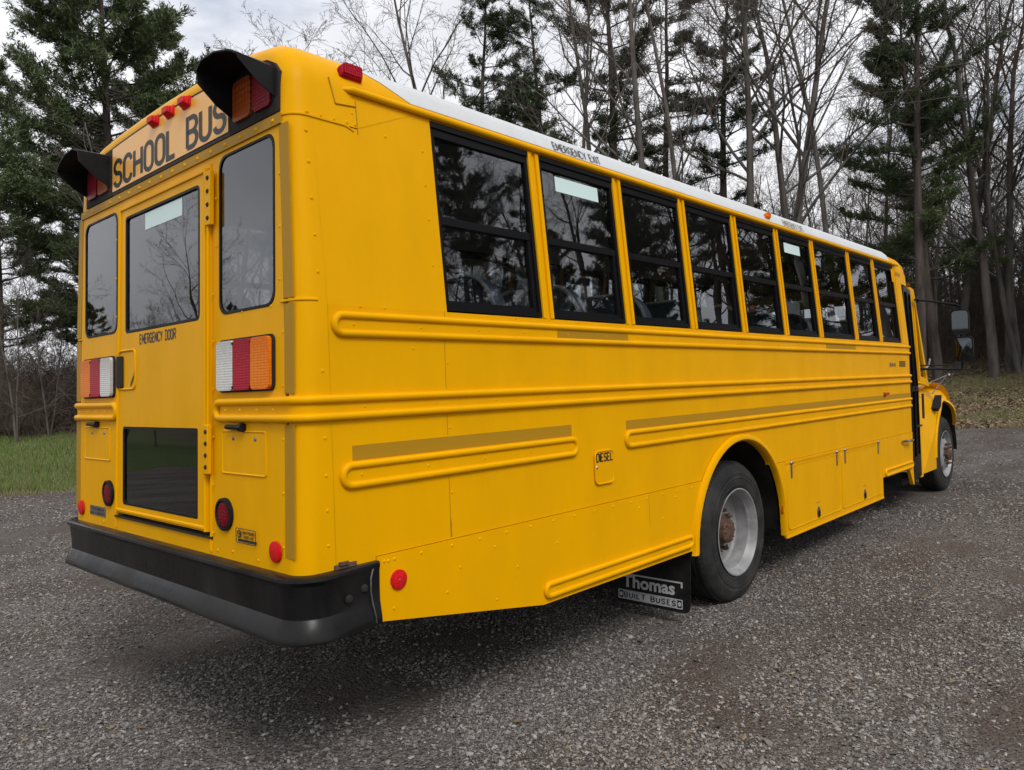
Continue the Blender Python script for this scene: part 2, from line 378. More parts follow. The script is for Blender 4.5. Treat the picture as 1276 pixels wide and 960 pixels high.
# folded lips round the door
for (a, b) in (((DY0+.012, DZ0+.014), (DY1-.012, DZ0+.014)), ((DY1-.012, DZ0), (DY1-.062, DZ1)), ((DY0+.012, DZ1-.012), (DY1-.065, DZ1-.012)), ((DY0+.012, DZ0), (DY0+.012, DZ1))):
    m.tube([BK(a[0], a[1], .012), BK(b[0], b[1], .012)], .009, 6)
m.build('emergency_door', Y_, bus, sharp=25); door = bpy.data.objects['emergency_door']
for hole, g, nm, k, pr_ in ((win, 'rearglass', 'door_window', .013, .012), (low, 'darkglass', 'door_window', .012, .02)):
    ys = [p[0] for p in hole]; zs = [p[1] for p in hole]
    f = MB().plate(rrect(min(ys)+.002, max(ys)-.002, min(zs)+.002, max(zs)-.002, .02), BK, -.012, .0135, holes=[rrect(min(ys)+k, max(ys)-k, min(zs)+k, max(zs)-k, .015)]).build(nm, K_, door)
    MB().plate(rrect(min(ys)+k-.003, max(ys)-k+.003, min(zs)+k-.003, max(zs)-k+.003, .015), BK, 0, .005).build('pane', Mt[g], f)
MB().plate([(.948, 2.388), (1.352, 2.388), (1.352, 2.468), (.948, 2.468)], BK, .006, .007).build('sticker', Mt['sticker'], door)
mt_ = MB(); text_mb(mt_, 'EMERGENCY DOOR', lambda u, v, n: BK(1.40-u, v, .0125+n), 0, 1.838, .40, .044, t=.19); mt_.build('lettering', Mt['text'], door, sharp=None)
# handle recess, paddle handle and the curved slot it leaves
m = MB(); rec = rrect(1.45, 1.66, 1.622, 1.815, .03)
m.tube([BK(p[0], p[1], .013) for p in rec], .006, 6, closed=True); m.build('handle_recess', Y_, door)
m = MB(); m.plate(rrect(1.60, 1.675, 1.63, 1.79, .012), BK, .013, .022); m.box(1.625, 1.645, -.0, .0, 0, 0)if 0 else None
m.build('door_handle', Mt['under'], door, bevel=.004)
m = MB(); cr = [(1.49+.0, 1.735), (1.492, 1.71), (1.50, 1.685), (1.515, 1.66), (1.535, 1.64), (1.55, 1.632), (1.545, 1.65), (1.53, 1.668), (1.51, 1.69), (1.50, 1.71)]
m.plate([(a-.035, b) for a, b in cr], BK, .0122, .0136); m.build('handle_slot', Mt['text'], door)
# hinges
for z0, z1, y0, y1 in ((2.29, 2.52, .635, .685), (1.245, 1.452, .66, .70)):
    m = MB(); m.plate([(y0, z0), (y1, z0), (y1, z1), (y0, z1)], BK, .012, .03)
    o = m.build('door_hinge', Y_, door, bevel=.003)
    m = MB()
    for k in range(4):
        z = z0+.03+(z1-z0-.06)*k/3; m.dome(BK((y0+y1)/2-.004, z, .03), (-1, 0, 0), .011, .007, 8)
    m.build('hinge_bolt', Mt['gap'], o)
# tall black hinge leaf against the right window
m = MB().tube([BK(.672-.0*k, z, .02) for k, z in ((0, 1.25), (1, 2.5))], .007, 6); m.build('hinge_rod', Y_, door)
# sill below the door and trim strips
MB().box(-.006, .02, DY0-.03, DY1+.03, .972, .982).build('door_sill', Mt['gap'], bus)
for y, y2 in ((.682, .682), (1.722, 1.665)): MB().tube([BK(y, .92, .0), BK(y2, 2.56, .0)], .008, 6).build('door_post_trim', Y_, bus)
# header rail with rivets beneath the sign
m = MB().plate([(.12, 2.588), (2.23, 2.588), (2.23, 2.628), (.12, 2.628)], BK, -.005, .008); m.build('header_rail', Mt['strip'], bus)
m = MB()
for k in range(17): m.dome(BK(.17+2.0*k/16, 2.608, .008), (-1, 0, 0), .009, .005, 8)
m.build('rivets', Y_, bus)
# vertical reflective strips at the rear corners
for ys in ((.040, .102), (W-.102, W-.040)):
    for z0, z1 in ((.965, 1.455), (1.57, 1.905), (1.925, 2.585)):
        MB().plate([(ys[0]+inset(z0)*.6, z0), (ys[1]+inset(z0)*.6, z0), (ys[1]+inset(z1)*.6, z1), (ys[0]+inset(z1)*.6, z1)] if ys[0] < 1 else [(ys[0]-inset(z0)*.6, z0), (ys[1]-inset(z0)*.6, z0), (ys[1]-inset(z1)*.6, z1), (ys[0]-inset(z1)*.6, z1)], BK, -.003, .002).build('reflective_strip', Mt['strip'], bus)

# ---------------- roof and caps
PROF = [(.060, 2.622), (.072, 2.76), (.078, 2.80), (.105, 2.862), (.15, 2.91), (.22, 2.942), (.36, 2.966), (.6, 2.985), (.9, 2.996), (W/2, 3.0)]
PROF = PROF + [(W-a, b) for a, b in PROF[-2::-1]]
def station(x_fn, s, prof=PROF):
    r = []
    for y, z in prof:
        yy = W/2+(y-W/2)*(1-s/(W/2-.07)); zz = 2.622+(z-2.622)*(1-s/.378*.95)
        r.append((x_fn(zz), yy, zz))
    return r
m = MB(); rings = []
for k in range(7):
    t = R(90*k/6); s = .078*(1-math.sin(t)); rings.append(station(lambda z, t=t: lean(z)*(1-k/6*0)+.10*(1-math.cos(t)), s))
rings.append(station(lambda z: .40+.28*(1-min(1, max(0, (z-2.79)/.12))) if z > 2.7 else .36, 0))
rings = [[(p[0], p[1], p[2]) for p in r] for r in rings]
m.loft(rings, closed=False)
m.add(rings[0], [tuple(range(len(rings[0])))])
m.build('rear_roof_cap', Y_, bus, sharp=60)
CAPX = [p[0] for p in rings[-1]]
# white roof, following the slanted paint edge
top = [(i, p) for i, p in enumerate(PROF) if p[1] >= 2.79]
m = MB(); r0 = [(CAPX[i]+.002, p[0], p[1]+.002) for i, p in top]; rr = [r0]
rz = lambda z, x: z-.010*max(0, (z-2.862)/.138)**.7*min(1, (x-.45)/1.0)
for x in (.75, 1.1, 1.5, 2.2, 3.0, 4.5, 6.0, 7.38): rr.append([(x, p[0], rz(p[1], x)+.002) for i, p in top])
m.loft(rr, closed=False); m.build('roof', Mt['white'], bus, sharp=60)
MB().loft([[(x, p[0]+(.03 if p[0] < 1 else -.03 if p[0] > 1.3 else 0), p[1]-.04) for i, p in enumerate(PROF) if p[1] >= 2.75] for x in (.2, 7.6)], closed=False).build('ceiling', Mt['inside'], bus)
# roof seams
for x in (1.50, 2.98, 4.45, 5.9): MB().loft([[(x+dx, p[0], rz(p[1], x+dx)+.0032) for i, p in top] for dx in (-.010, .010)], closed=False).build('roof_seam', Mt['white'], bus)
# rain gutter
for s in (0, 1):
    P = [(x, inset(2.765)-.010 if s == 0 else W-inset(2.765)+.010, 2.772) for x in (.30, .34, 4, 7.62)]
    P[0] = (P[0][0], P[0][1]+(.02 if s == 0 else -.02), P[0][2])
    m = MB().tube(P, [.006, .015, .015, .015], 10); m.build('rain_gutter', Y_, bus)
# cap seam lines
m = MB().tube([SR(.24, 2.80, .003), SR(.262, 2.70, .003)], .003, 5).tube([SR(.262, 2.70, .003), SR(.36, 2.71, .003)], .003, 5).tube([SR(.36, 2.735, .002), SR(.36, 2.60, .002)], .0025, 5); m.build('cap_seam', Mt['strip'], bus)
# front cap
m = MB(); rings = []
def fplan(z, grow=0, n=16):
    r = []; y0 = inset(min(z, 2.75))
    for k in range(n+1):
        a = R(-90+180*k/n); c = math.cos(a); s_ = math.sin(a)
        r.append((7.40+(1.22-grow)*abs(c)**.6, W/2+(W/2-y0-grow)*(abs(s_)**.5)*(1 if s_ > 0 else -1), z))
    return r
for z, g in ((2.575, 0), (2.70, .0), (2.80, .02), (2.86, .06), (2.92, .15), (2.96, .32), (2.985, .6), (2.99, .9)): rings.append(fplan(z, g))
m.loft(rings, closed=False, cap1=True); m.add(rings[0], [tuple(range(len(rings[0])))[::-1]]); m.build('front_roof_cap', Y_, bus, sharp=50)
lin = fplan(2.568, .03); MB().add(lin, [tuple(range(len(lin)))]).build('cab_headliner', Mt['floor'], bus)
mt_ = MB(); text_mb(mt_, 'SCHOOL BUS', lambda u, v, n: (7.50+u, inset(2.7)-.02-n, v+.0), 0, 2.64, .28, .05, t=.14)

# ---------------- side windows
PX = [1.449, 2.185, 2.921, 3.657, 4.394, 5.130, 6.030, 6.766, 7.502]
ZW0, ZW1 = 1.908, 2.752
bounds = [(.757, PX[0]-.043)] + [(PX[i]+.043, PX[i+1]-.043) for i in range(8)]
for si, fn in enumerate(SIDES):
    for i, x in enumerate(PX):
        m = MB(); w = .043
        m.plate([(x-w, 1.90), (x+w, 1.90), (x+w, 2.76), (x-w, 2.76)], fn, -.03, -.006)
        for dx in (-.028, .028): m.plate([(x+dx-.013, 1.903), (x+dx+.013, 1.903), (x+dx+.013, 2.752), (x+dx-.013, 2.752)], fn, -.006, .004)
        m.build('window_pillar', Y_, bus)
    for i, (a, b) in enumerate(bounds):
        m = MB()
        m.plate([(a, ZW0), (b, ZW0), (b, ZW1), (a, ZW1)], fn, -.05, -.004, holes=[[(a+.022, ZW0+.022), (b-.022, ZW0+.022), (b-.022, ZW1-.065), (a+.022, ZW1-.065)]])
        m.plate([(a+.0225, 2.292), (b-.0225, 2.292), (b-.0225, 2.328), (a+.0225, 2.328)], fn, -.03, -.008)
        m.plate([(a, ZW1-.028), (b, ZW1-.028), (b, ZW1-.001), (a, ZW1-.001)], fn, -.0035, .004)
        m.plate([(b-.05, ZW0+.0225), (b-.0225, ZW0+.0225), (b-.0225, 2.2915), (b-.05, 2.2915)], fn, -.035, -.012)
        m.plate([(a+.0225, ZW0+.0225), (b-.0505, ZW0+.0225), (b-.0505, ZW0+.045), (a+.0225, ZW0+.045)], fn, -.035, -.013)
        f = m.build('side_window', FR, bus, label='wider side window' if i == 6 else None)
        MB().plate([(a+.012, 2.31), (b-.012, 2.31), (b-.012, ZW1-.05), (a+.012, ZW1-.05)], fn, -.022, -.017).build('upper_pane', Mt['glass'], f)
        MB().plate([(a+.012, ZW0+.012), (b-.03, ZW0+.012), (b-.03, 2.30), (a+.012, 2.30)], fn, -.032, -.027).build('lower_pane', Mt['glass'], f)
        if i in (1, 5): MB().plate([(a+.14, 2.588), (a+.14+(.38 if i == 1 else .32), 2.588), (a+.14+(.38 if i == 1 else .32), 2.668), (a+.14, 2.668)], fn, -.016, -.0145).build('sticker', Mt['sticker'], f)
# emergency exit lettering on the roof edge
def roofmap(u, v, n): # v along the roof curve from the gutter
    P0, P1 = Vector((.0785, 2.805)), Vector((.105, 2.866)); d_ = (P1-P0).normalized(); q_ = P0+d_*v; nn = Vector((-d_.y, d_.x))
    return (u, q_.x+nn.x*(.003+n), q_.y+nn.y*(.003+n))
mt_ = MB(); text_mb(mt_, 'EMERGENCY EXIT', lambda u, v, n: roofmap(u, v, n+.0), 1.64, .006, .42, .048, t=.12); mt_.build('lettering', Mt['text'], bus, sharp=None)
mt_ = MB(); text_mb(mt_, 'EMERGENCY EXIT', lambda u, v, n: roofmap(u, v, n), 4.60, .004, .42, .056, t=.11); mt_.build('lettering', Mt['ghost'], bus, sharp=None)
mt_ = MB(); text_mb(mt_, 'SCHOOL BUS', lambda u, v, n: (7.50+u*.9, inset(2.68)-.012+.18*max(0, u-.05)**1.5-n, v), 0, 2.655, .30, .035, t=.14); mt_.build('lettering', Mt['ghost'], bus, sharp=None)

# ---------------- rub rails
def rail(fn_, x0, x1, z0, z1, r=.0155, end0=True, end1=True, name='rub_rail', up=0):
    fn = lambda a, b, n=0: fn_(a, b, n+up)
    m = MB(); pr_ = .0035
    if end0 and end1: path = stadium(x0+r, x1-r, z0+r, z1-r); closed = True
    elif end0: # open at x1
        h = (z1-z0)/2-r; path = [(x1, z0+r)]+[(x0+r+h+0*h+h*math.cos(R(a)), (z0+z1)/2+h*math.sin(R(a))) for a in range(270, 89, -15)]+[(x1, z1-r)]; closed = False
    else: path = [(x0, z0+r), (x1, z0+r)]; closed = False
    pts = [fn(p[0], p[1], pr_) for p in path]
    m.tube(pts, r, 10, closed=closed)
    if not closed and not end1: m.box(0, 0, 0, 0, 0, 0) if 0 else None
    m.plate(rrect(x0+r, x1-.002 if not end1 else x1-r, z0+r, z1-r, min(.03, (z1-z0)/2-r-.001)), fn, -.002, .006)
    for k in range(int((x1-x0)/.33)):   # fixing screws in the valley
        m.dome(fn(x0+.1+k*.33+.01*(k % 3), (z0+z1)/2, .006), (0, -1 if fn_ is SR else 1, 0), .006, .004, 6)
    return m.build(name, Y_, bus, sharp=50)
for fn in SIDES:
    rail(fn, .161, 7.72, 1.777, 1.877, end1=False)
    rail(fn, .176, 1.65, 1.195, 1.302)
    rail(fn, 2.076, 7.72, 1.195, 1.302, end1=False)
    rail(fn, 1.328, 2.79, .518, .605, r=.015, up=.007)
    rail(fn, 6.69, 7.68, .525, .61, r=.015, up=.007)
    for a, b, z0, z1 in ((.24, 1.60, 1.305, 1.362), (2.10, 7.70, 1.305, 1.355)): MB().plate([(a, z0), (b, z0), (b, z1), (a, z1)], fn, -.002, .0015).build('reflective_strip', Mt['strip'], bus)
    for a, b in ((1.505, 2.14), (5.2, 5.95)): MB().plate([(a, 1.802), (b, 1.802), (b, 1.852), (a, 1.852)], fn, .006, .0075).build('reflective_strip', Mt['strip'], bus)
# main rail wraps both rear corners
for s in (0, 1):
    m = MB(); z0, z1, r = 1.461, 1.56, .0165; e = .645 if s == 0 else .66
    zc = (z0+z1)/2; h = (z1-z0)/2-r; o = .006
    def plan(z):
        P = [(7.72, -o), (4, -o), (RC+.02, -o)] + [(RC-.0+(RC+o)*math.cos(R(a))+lean(z), RC+(RC+o)*math.sin(R(a))) for a in range(262, 179, -10)] + [(lean(z)-o, .2), (lean(z)-o, e-.05)]
        return P
    up = [(a, b, z1-r) for a, b in plan(z1)]; dn = [(a, b, z0+r) for a, b in plan(z0)]
    bend = [(lean(zc)-o, e-.05+h*math.cos(R(a)), zc+h*math.sin(R(a))) for a in range(75, -76, -15)]
    path = up+bend+dn[::-1]
    if s: path = [(a, W-b, c) for a, b, c in path]
    m.tube(path, r, 10)
    vp = [(a, b) for a, b in plan(zc)]; vs = []; k = len(vp)
    for zz in (z0+r, z1-r):
        for a, b in vp:
            vs.append((a, b if not s else W-b, zz))
    m.add(vs, [(i, i+1, k+i+1, k+i) if not s else (i, k+i, k+i+1, i+1) for i in range(k-1)])
    for i in range(20): m.dome((.3+i*.37, -o if not s else W+o, zc), (0, -1 if not s else 1, 0), .006, .004, 6)
    for yy in (.15, .27, .40, .52): m.dome((-.002, yy if not s else W-yy, zc), (-1, 0, 0), .006, .004, 6)
    m.build('rub_rail', Y_, bus, sharp=50)
    MB().tube([(.735, (-.004 if not s else W+.004), z1+.002), (.735, (-.004 if not s else W+.004), z0-.002)], .0265, 8).build('rail_joint', Y_, bus) if 0 else None

# ---------------- skirts, arches
SK = .006
for fn in SIDES:
    ar = [p for p in arch_pts(AR['cx'], AR['a'], AR['zc'], AR['b'], n=40) if p[1] < .918]
    left_a = [p for p in ar if p[0] < AR['cx']]; right_a = [p for p in ar if p[0] > AR['cx']]
    outer = [(.335, .665), (1.33, .498), (2.81, .495)] + left_a + [(left_a[-1][0]+.003, .918), (.335, .918)]
    m = MB().plate(outer, fn, -.02, SK)
    m.tube([fn(1.33, .5025, 0), fn(2.81, .4995, 0)], .007, 6)
    m.build('skirt_panel', Y_, bus, sharp=25)
    # panel in front of the arch with the luggage box frame
    fx0, fx1, fz = 4.185, 6.63, .325
    outer = [(fx0, fz+.06)] + arc(fx0+.06, fz+.06, .06, 180, 270, 4) + [(fx1, fz), (fx1, .53)] + [(7.70, .53), (7.72, .918), (right_a[0][0]-.003, .918)] + [p for p in right_a if p[1] > .50] + [(4.165, .48), (4.18, .40)]
    h1 = rrect(4.265, 5.425, .375, .885, .05); h2 = rrect(5.465, 6.57, .375, .885, .03)
    m = MB().plate(outer, fn, -.006, SK, holes=[h1, h2]); m.tube([fn(fx0+.06, fz+.005, 0), fn(fx1, fz+.005, 0)], .012, 6)
    m.build('skirt_panel', Y_, bus, sharp=25)
    for (a, b, r_) in ((4.268, 5.422, .048), (5.468, 6.567, .028)):
        m = MB().plate(rrect(a, b, .378, .882, r_), fn, -.01, SK+.001)
        m.tube([fn(p[0], p[1], SK) for p in rrect(a+.006, b-.006, .384, .876, r_)], .005, 6, closed=True)
        dd = m.build('luggage_door', Y_, bus)
        lx = a+(b-a)*.54; m = MB().plate([(lx+.032*math.cos(R(t)), .435+.048*math.sin(R(t))) for t in range(0, 360, 20)], fn, SK, SK+.006)
        lt = m.build('latch', Mt['steel'], dd)
        MB().plate(rrect(lx-.014, lx+.014, .40, .45, .01), fn, SK+.006, SK+.013).build('latch_handle', K_, lt)
        MB().plate([(lx-.04, .515), (lx+.04, .515), (lx+.04, .519), (lx-.04, .519)], fn, SK+.001, SK+.002).build('latch_marking', Mt['ghost'], dd)
        for hx in (a+.09, b-.07):
            MB().plate(rrect(hx-.012, hx+.012, .78, .905, .006), fn, SK, SK+.007).dome(fn(hx, .90, SK+.007), (0, -1 if fn is SR else 1, 0), .018, .012, 8).build('hinge_strap', Mt['steel'], dd)
    m = MB().plate([(4.25, .898), (6.59, .898), (6.59, .915), (4.25, .915)], fn, SK, SK+.004)
    for k in range(46): m.dome(fn(4.28+k*.05, .9065, SK+.004), (0, -1 if fn is SR else 1, 0), .004, .003, 6)
    m.build('piano_hinge', Y_, bus)
    # wheel arch flange
    m = MB(); P = arch_pts(AR['cx'], AR['a']-.0, AR['zc'], AR['b'], n=32)
    P = [(P[0][0]-.008, .465)] + P + [(P[-1][0]+.008, .36)] ; prev = []
    cxy = Vector((AR['cx'], AR['zc']))
    rings = []
    for i, p in enumerate(P):
        dirv = (Vector(p)-cxy); dirv = Vector((dirv.x, max(dirv.y, 0))).normalized()
        q0 = Vector(p); q1 = q0+dirv*.045
        rings.append([fn(q0.x, q0.y, -.012), fn(q0.x, q0.y, .018), fn(q0.x+dirv.x*.012, q0.y+dirv.y*.012, .034), fn((q0+q1).x/2, (q0+q1).y/2, .036), fn(q1.x, q1.y, .026), fn(q1.x+dirv.x*.006, q1.y+dirv.y*.006, .004)])
    m.loft(rings, closed=False); m.build('wheel_arch', Y_, bus, sharp=40)
    # short step bracket ahead of the last skirt rail
    m = MB().plate([(7.56, .53), (7.715, .53), (7.735, .335), (7.70, .335)], fn, -.03, SK-.001); m.build('step_bracket', Y_, bus)
# inner arch boxes, underfloor
for s in (0, 1):
    y0, y1 = (.032, .62) if not s else (W-.62, W-.032)
    P = arch_pts(AR['cx'], AR['a']+.03, AR['zc']-.08, AR['b']+.10, n=18)
    m = MB().loft([[(p[0], y, p[1]) for p in P] for y in (y0, y1)], closed=False)
    m.add([(p[0], y1 if not s else y0, p[1]) for p in P], [tuple(range(len(P)))])
    m.build('wheel_housing', Mt['under'], bus)
m = MB(); m.box(.06, 2.75, .035, W-.035, .86, .93); m.box(4.25, 7.7, .035, W-.035, .86, .93); m.box(2.75, 4.25, .63, W-.63, .86, .93)
m.box(.3, 9.9, .72, .80, .60, .85); m.box(.3, 9.9, W-.80, W-.72, .60, .85)
for x in (.5, 1.3, 2.4, 4.4, 5.6, 6.8, 7.9): m.box(x, x+.08, .72, W-.72, .64, .80)
m.box(4.2, 6.6, .06, .62, .40, .84); m.box(4.6, 6.3, W-.62, W-.06, .36, .84)
m.box(1.2, 2.3, .75, W-.75, .50, .86)
m.tube([(1.0, 1.9, .62), (3.0, 1.9, .62)], .05, 8)
m.build('chassis', Mt['under'], bus)
m = MB(); m.tube([(AXR, .35, .5), (AXR, .9, .5), (AXR, 1.0, .52), (AXR, 1.35, .52), (AXR, 1.45, .5), (AXR, W-.35, .5)], [.07, .08, .2, .2, .08, .07], 14); m.tube([(AXR, W/2, .52), (8.5, W/2, .72)], .05, 8)
m.build('rear_axle', Mt['under'], bus)
m = MB()
for y in (.76, W-.76): m.tube([(AXR-.75, y, .72), (AXR-.3, y, .60), (AXR, y, .57), (AXR+.3, y, .60), (AXR+.75, y, .72)], .04, 6)
m.build('leaf_spring', Mt['under'], bus)
m = MB().tube([(AXF, .35, .48), (AXF, W-.35, .48)], .06, 8); m.build('front_axle', Mt['under'], bus)

# ---------------- wheels
def tyre_prof(w, sg):
    # sg +1: outer face toward -y
    r = TR
    P = [(0.015, .295), (0.002, .313), (-.004, .330), (-.002, .333), (-.005, .345), (-.004, .372), (-.007, .376), (-.007, .382), (-.003, .386), (-.002, .405), (-.004, .409), (-.003, .415), (.003, .430), (.004, .436), (.010, .448), (.018, .468), (.036, r-.012), (.05, r-.004)]
    n = 5
    for k in range(n):
        a = .06+(w-.12)*k/(n-1)*1.0
        P += [(a-.012, r), (a+.012, r)]
        if k < n-1: g = a+(w-.12)/(n-1)/2; P += [(g-.006, r-.001), (g-.004, r-.012), (g+.004, r-.012), (g+.006, r-.001)]
    P += [(w-.05, r-.004), (w-.036, r-.012), (w-.018, .468), (w, .36), (w-.015, .295)]
    return [(a*sg, b) for a, b in P]
def wheel(cx, y, side, kind):
    sg = 1 if side == 0 else -1
    c = (cx, y, TR+.0)
    w = empty('wheel', (cx, y, 0), None, None); w.parent = bus; w.matrix_parent_inverse = Matrix.Translation(-bus.location)
    g = lambda mb, nm, mt__, **k: attach(mb.build(nm, mt__, None, **k), w)
    m = MB().lathe(c, tyre_prof(.27, sg), 72)
    # shoulder sipes
    for k in range(90):
        t = 2*math.pi*k/90; d_ = Vector((math.cos(t), 0, math.sin(t)))
        a_ = Vector(c)+d_*(TR-.013)+Vector((0, sg*.024, 0)); b_ = Vector(c)+d_*(TR+.001)+Vector((0, sg*.052, 0)); tt = Vector((-d_.z, 0, d_.x))*.005
        m.add([a_-tt, a_+tt, b_+tt, b_-tt], [(0, 1, 2, 3)])
    g(m, 'tyre', Mt['tyre'], sharp=30)
    if kind == 'rear':
        pr_ = [(.004, .298), (-.006, .306), (-.008, .298), (.004, .288), (.03, .279), (.05, .262), (.10, .255), (.135, .250), (.150, .235), (.155, .20), (.157, .115), (.157, .02)]
        g(MB().lathe(c, [(a*sg, b) for a, b in pr_], 64), 'rim', Mt['rim'], sharp=30)
        hp = [(.157, .118), (.125, .112), (.12, .095), (.07, .085), (.062, .07), (.055, .04), (.052, .0)]
        m = MB().lathe(c, [(a*sg, b) for a, b in hp], 32)
        for k in range(10):
            t = 2*math.pi*k/10; p = (cx+.143*math.cos(t), y, c[2]+.143*math.sin(t)); m.tube([(p[0], y+sg*.157, p[2]), (p[0], y+sg*.118, p[2])], .017, 6); m.tube([(p[0], y+sg*.118, p[2]), (p[0], y+sg*.10, p[2])], .010, 6)
        for k in range(8):
            t = 2*math.pi*k/8; m.dome((cx+.062*math.cos(t), y+sg*.062, c[2]+.062*math.sin(t)), (0, -sg, 0), .011, .012, 6)
        g(m, 'hub', Mt['rust'])
        m = MB()
        for k in range(5):
            t = 2*math.pi*(k+.3)/5; m.plate([(cx+.195*math.cos(t)+.022*math.cos(R(a)), c[2]+.195*math.sin(t)+.022*math.sin(R(a))) for a in range(0, 360, 30)], lambda u, v, n: (u, y-n*sg, v), -.1555, -.153)
        g(m, 'hand_hole', Mt['gap'])
        m = MB().lathe((cx, y+sg*.32, c[2]), tyre_prof(.27, sg), 48); g(m, 'inner_tyre', Mt['tyre'], sharp=30)
    else:
        pr_ = [(.004, .298), (-.006, .306), (-.008, .298), (.004, .288), (.03, .279), (.05, .262), (.048, .25), (.03, .22), (.004, .17), (-.004, .15), (-.004, .10), (-.004, .02)]
        g(MB().lathe(c, [(a*sg, b) for a, b in pr_], 64), 'rim', Mt['rim'], sharp=30)
        m = MB().lathe(c, [(a*sg, b) for a, b in [(-.004, .085), (-.045, .08), (-.055, .055), (-.07, .045), (-.075, .0)]], 24)
        for k in range(10):
            t = 2*math.pi*k/10; p = (cx+.13*math.cos(t), 0, c[2]+.13*math.sin(t)); m.tube([(p[0], y-sg*.002, p[2]), (p[0], y-sg*.035, p[2])], .017, 6); m.tube([(p[0], y-sg*.035, p[2]), (p[0], y-sg*.055, p[2])], .010, 6)
        g(m, 'hub', Mt['rust'])
        m = MB()
        for k in range(5):
            t = 2*math.pi*(k+.3)/5; cc = (cx+.215*math.cos(t), c[2]+.215*math.sin(t)); m.plate([(cc[0]+.03*math.cos(R(a)), cc[1]+.03*math.sin(R(a))) for a in range(0, 360, 30)], lambda u, v, n: (u, y-n*sg, v), -.04, -.017)
        g(m, 'hand_hole', Mt['gap'])
def attach(o, w):
    o.parent = w; o.matrix_parent_inverse = Matrix.Translation(-w.location); return o
wheel(AXR, .035, 0, 'rear'); wheel(AXR, W-.035, 1, 'rear'); wheel(AXF, .13, 0, 'front'); wheel(AXF, W-.13, 1, 'front')

# ---------------- bumper
m = MB(); bp = [(-.01, .905), (.044, .907), (.056, .901), (.058, .890), (.050, .880), (.044, .872), (.038, .80), (.038, .752), (.044, .744), (.070, .690), (.072, .676), (.060, .664), (.03, .657), (-.01, .66)]
plan_ = [(.332, 0, 0, -1), (.2, 0, 0, -1), (.10, 0, 0, -1)] + [(.085+.085*math.cos(R(a)), .085+.085*math.sin(R(a)), math.cos(R(a)), math.sin(R(a))) for a in range(262, 179, -9)] + [(0, .4, -1, 0), (0, W/2, -1, 0)]
plan_ = plan_ + [(a, W-b, c, -d_) for a, b, c, d_ in plan_[-2::-1]]
rings = []
for i, (a, b, nx, ny) in enumerate(plan_):
    side = abs(ny) > .9; k = .35 if side and a > .3 else (.6 if side and a > .15 else 1)
    ring = []
    for n, z in bp:
        nn = n*(k if n > 0 else 1)+(.012 if (side and n > 0) else 0)*(1-k)
        if z > .9 and side: pass
        ring.append((a+nx*nn-(.0 if not side else 0), b+ny*nn, z))
    rings.append(ring)
m.loft(rings, closed=True, cap0=True, cap1=True); m.build('rear_bumper', Mt['bumper'], bus, sharp=30)
bumper = bpy.data.objects['rear_bumper']
m = MB()
for x in (.175, .255): m.dome((x, -.040 if x < .2 else -.027, .795+(.02 if x > .2 else 0)), (0, -1, 0), .018, .010, 10)
m.build('bolt', Mt['under'], bumper)
m = MB().tube([(.300, -.026, .885), (.285, -.03, .85), (.282, -.03, .80), (.288, -.033, .75), (.296, -.04, .70), (.300, -.036, .675)], .003, 6); m.build('weld_crack', Mt['steel'], bumper)
m = MB().box(.14, .24, -.005, .02, .905, .922).box(.16, .20, -.012, .02, .918, .93); m.build('bumper_bracket', Mt['rust'], bumper)

# ---------------- rear lamps and fittings
def lampset(y0, order):
    w = .137 if y0 < 1 else .143
    back = MB().plate(rrect(y0-.014, y0+3*w+.016, 1.583, 1.800, .03), BK, -.002, .008).build('tail_light', Mt['under'], bus, bevel=.003)
    w = .137 if y0 < 1 else .143
    for k, (c, nm) in enumerate(order):
        a = y0+k*(w+.002)
        MB().plate(rrect(a, a+w-.002, 1.590, 1.792, .02), BK, .008, .024).build(nm, Mt[c], back, bevel=.006)
    m = MB()
    for k in (1, 2):
        for z in (1.603, 1.779): m.dome(BK(y0+k*(w+.002)-.002, z, .022), (-1, 0, 0), .007, .006, 6)
    m.build('screw', Mt['gap'], back)
lampset(.182, (('amber', 'amber_lens'), ('red', 'red_lens'), ('clear', 'clear_lens')))
lampset(1.752, (('clear', 'clear_lens'), ('red', 'red_lens'), ('amber', 'amber_lens')))
for y in (.561, 1.82):
    o = MB().lathe((0, y, 1.085), [(.01, .068), (-.008, .067), (-.010, .056), (-.002, .054), (-.001, .01)], 32, 'x').build('stop_lamp', K_, bus)
    MB().lathe((0, y, 1.085), [(-.001, .053), (-.006, .050), (-.009, .03), (-.009, .001)], 32, 'x').build('lens', Mt['darkred'], o)
for y in (.163, 2.215): MB().lathe((0, y, .98), [(.0, .040), (-.008, .040), (-.011, .034), (-.011, .001)], 28, 'x').build('reflector', Mt['redrefl'], bus)
MB().lathe((.436, -SK, .81), [(.0, .040), (-.008, .040), (-.011, .034), (-.011, .001)], 28, 'y').build('reflector', Mt['redrefl'], bus)
MB().dome((.436, -SK-.011, .81), (0, -1, 0), .004, .003, 6).build('rivets', Mt['steel'], bus)
MB().lathe((.436, W+SK, .81), [(.0, .040), (.008, .040), (.011, .034), (.011, .001)], 28, 'y').build('reflector', Mt['redrefl'], bus)
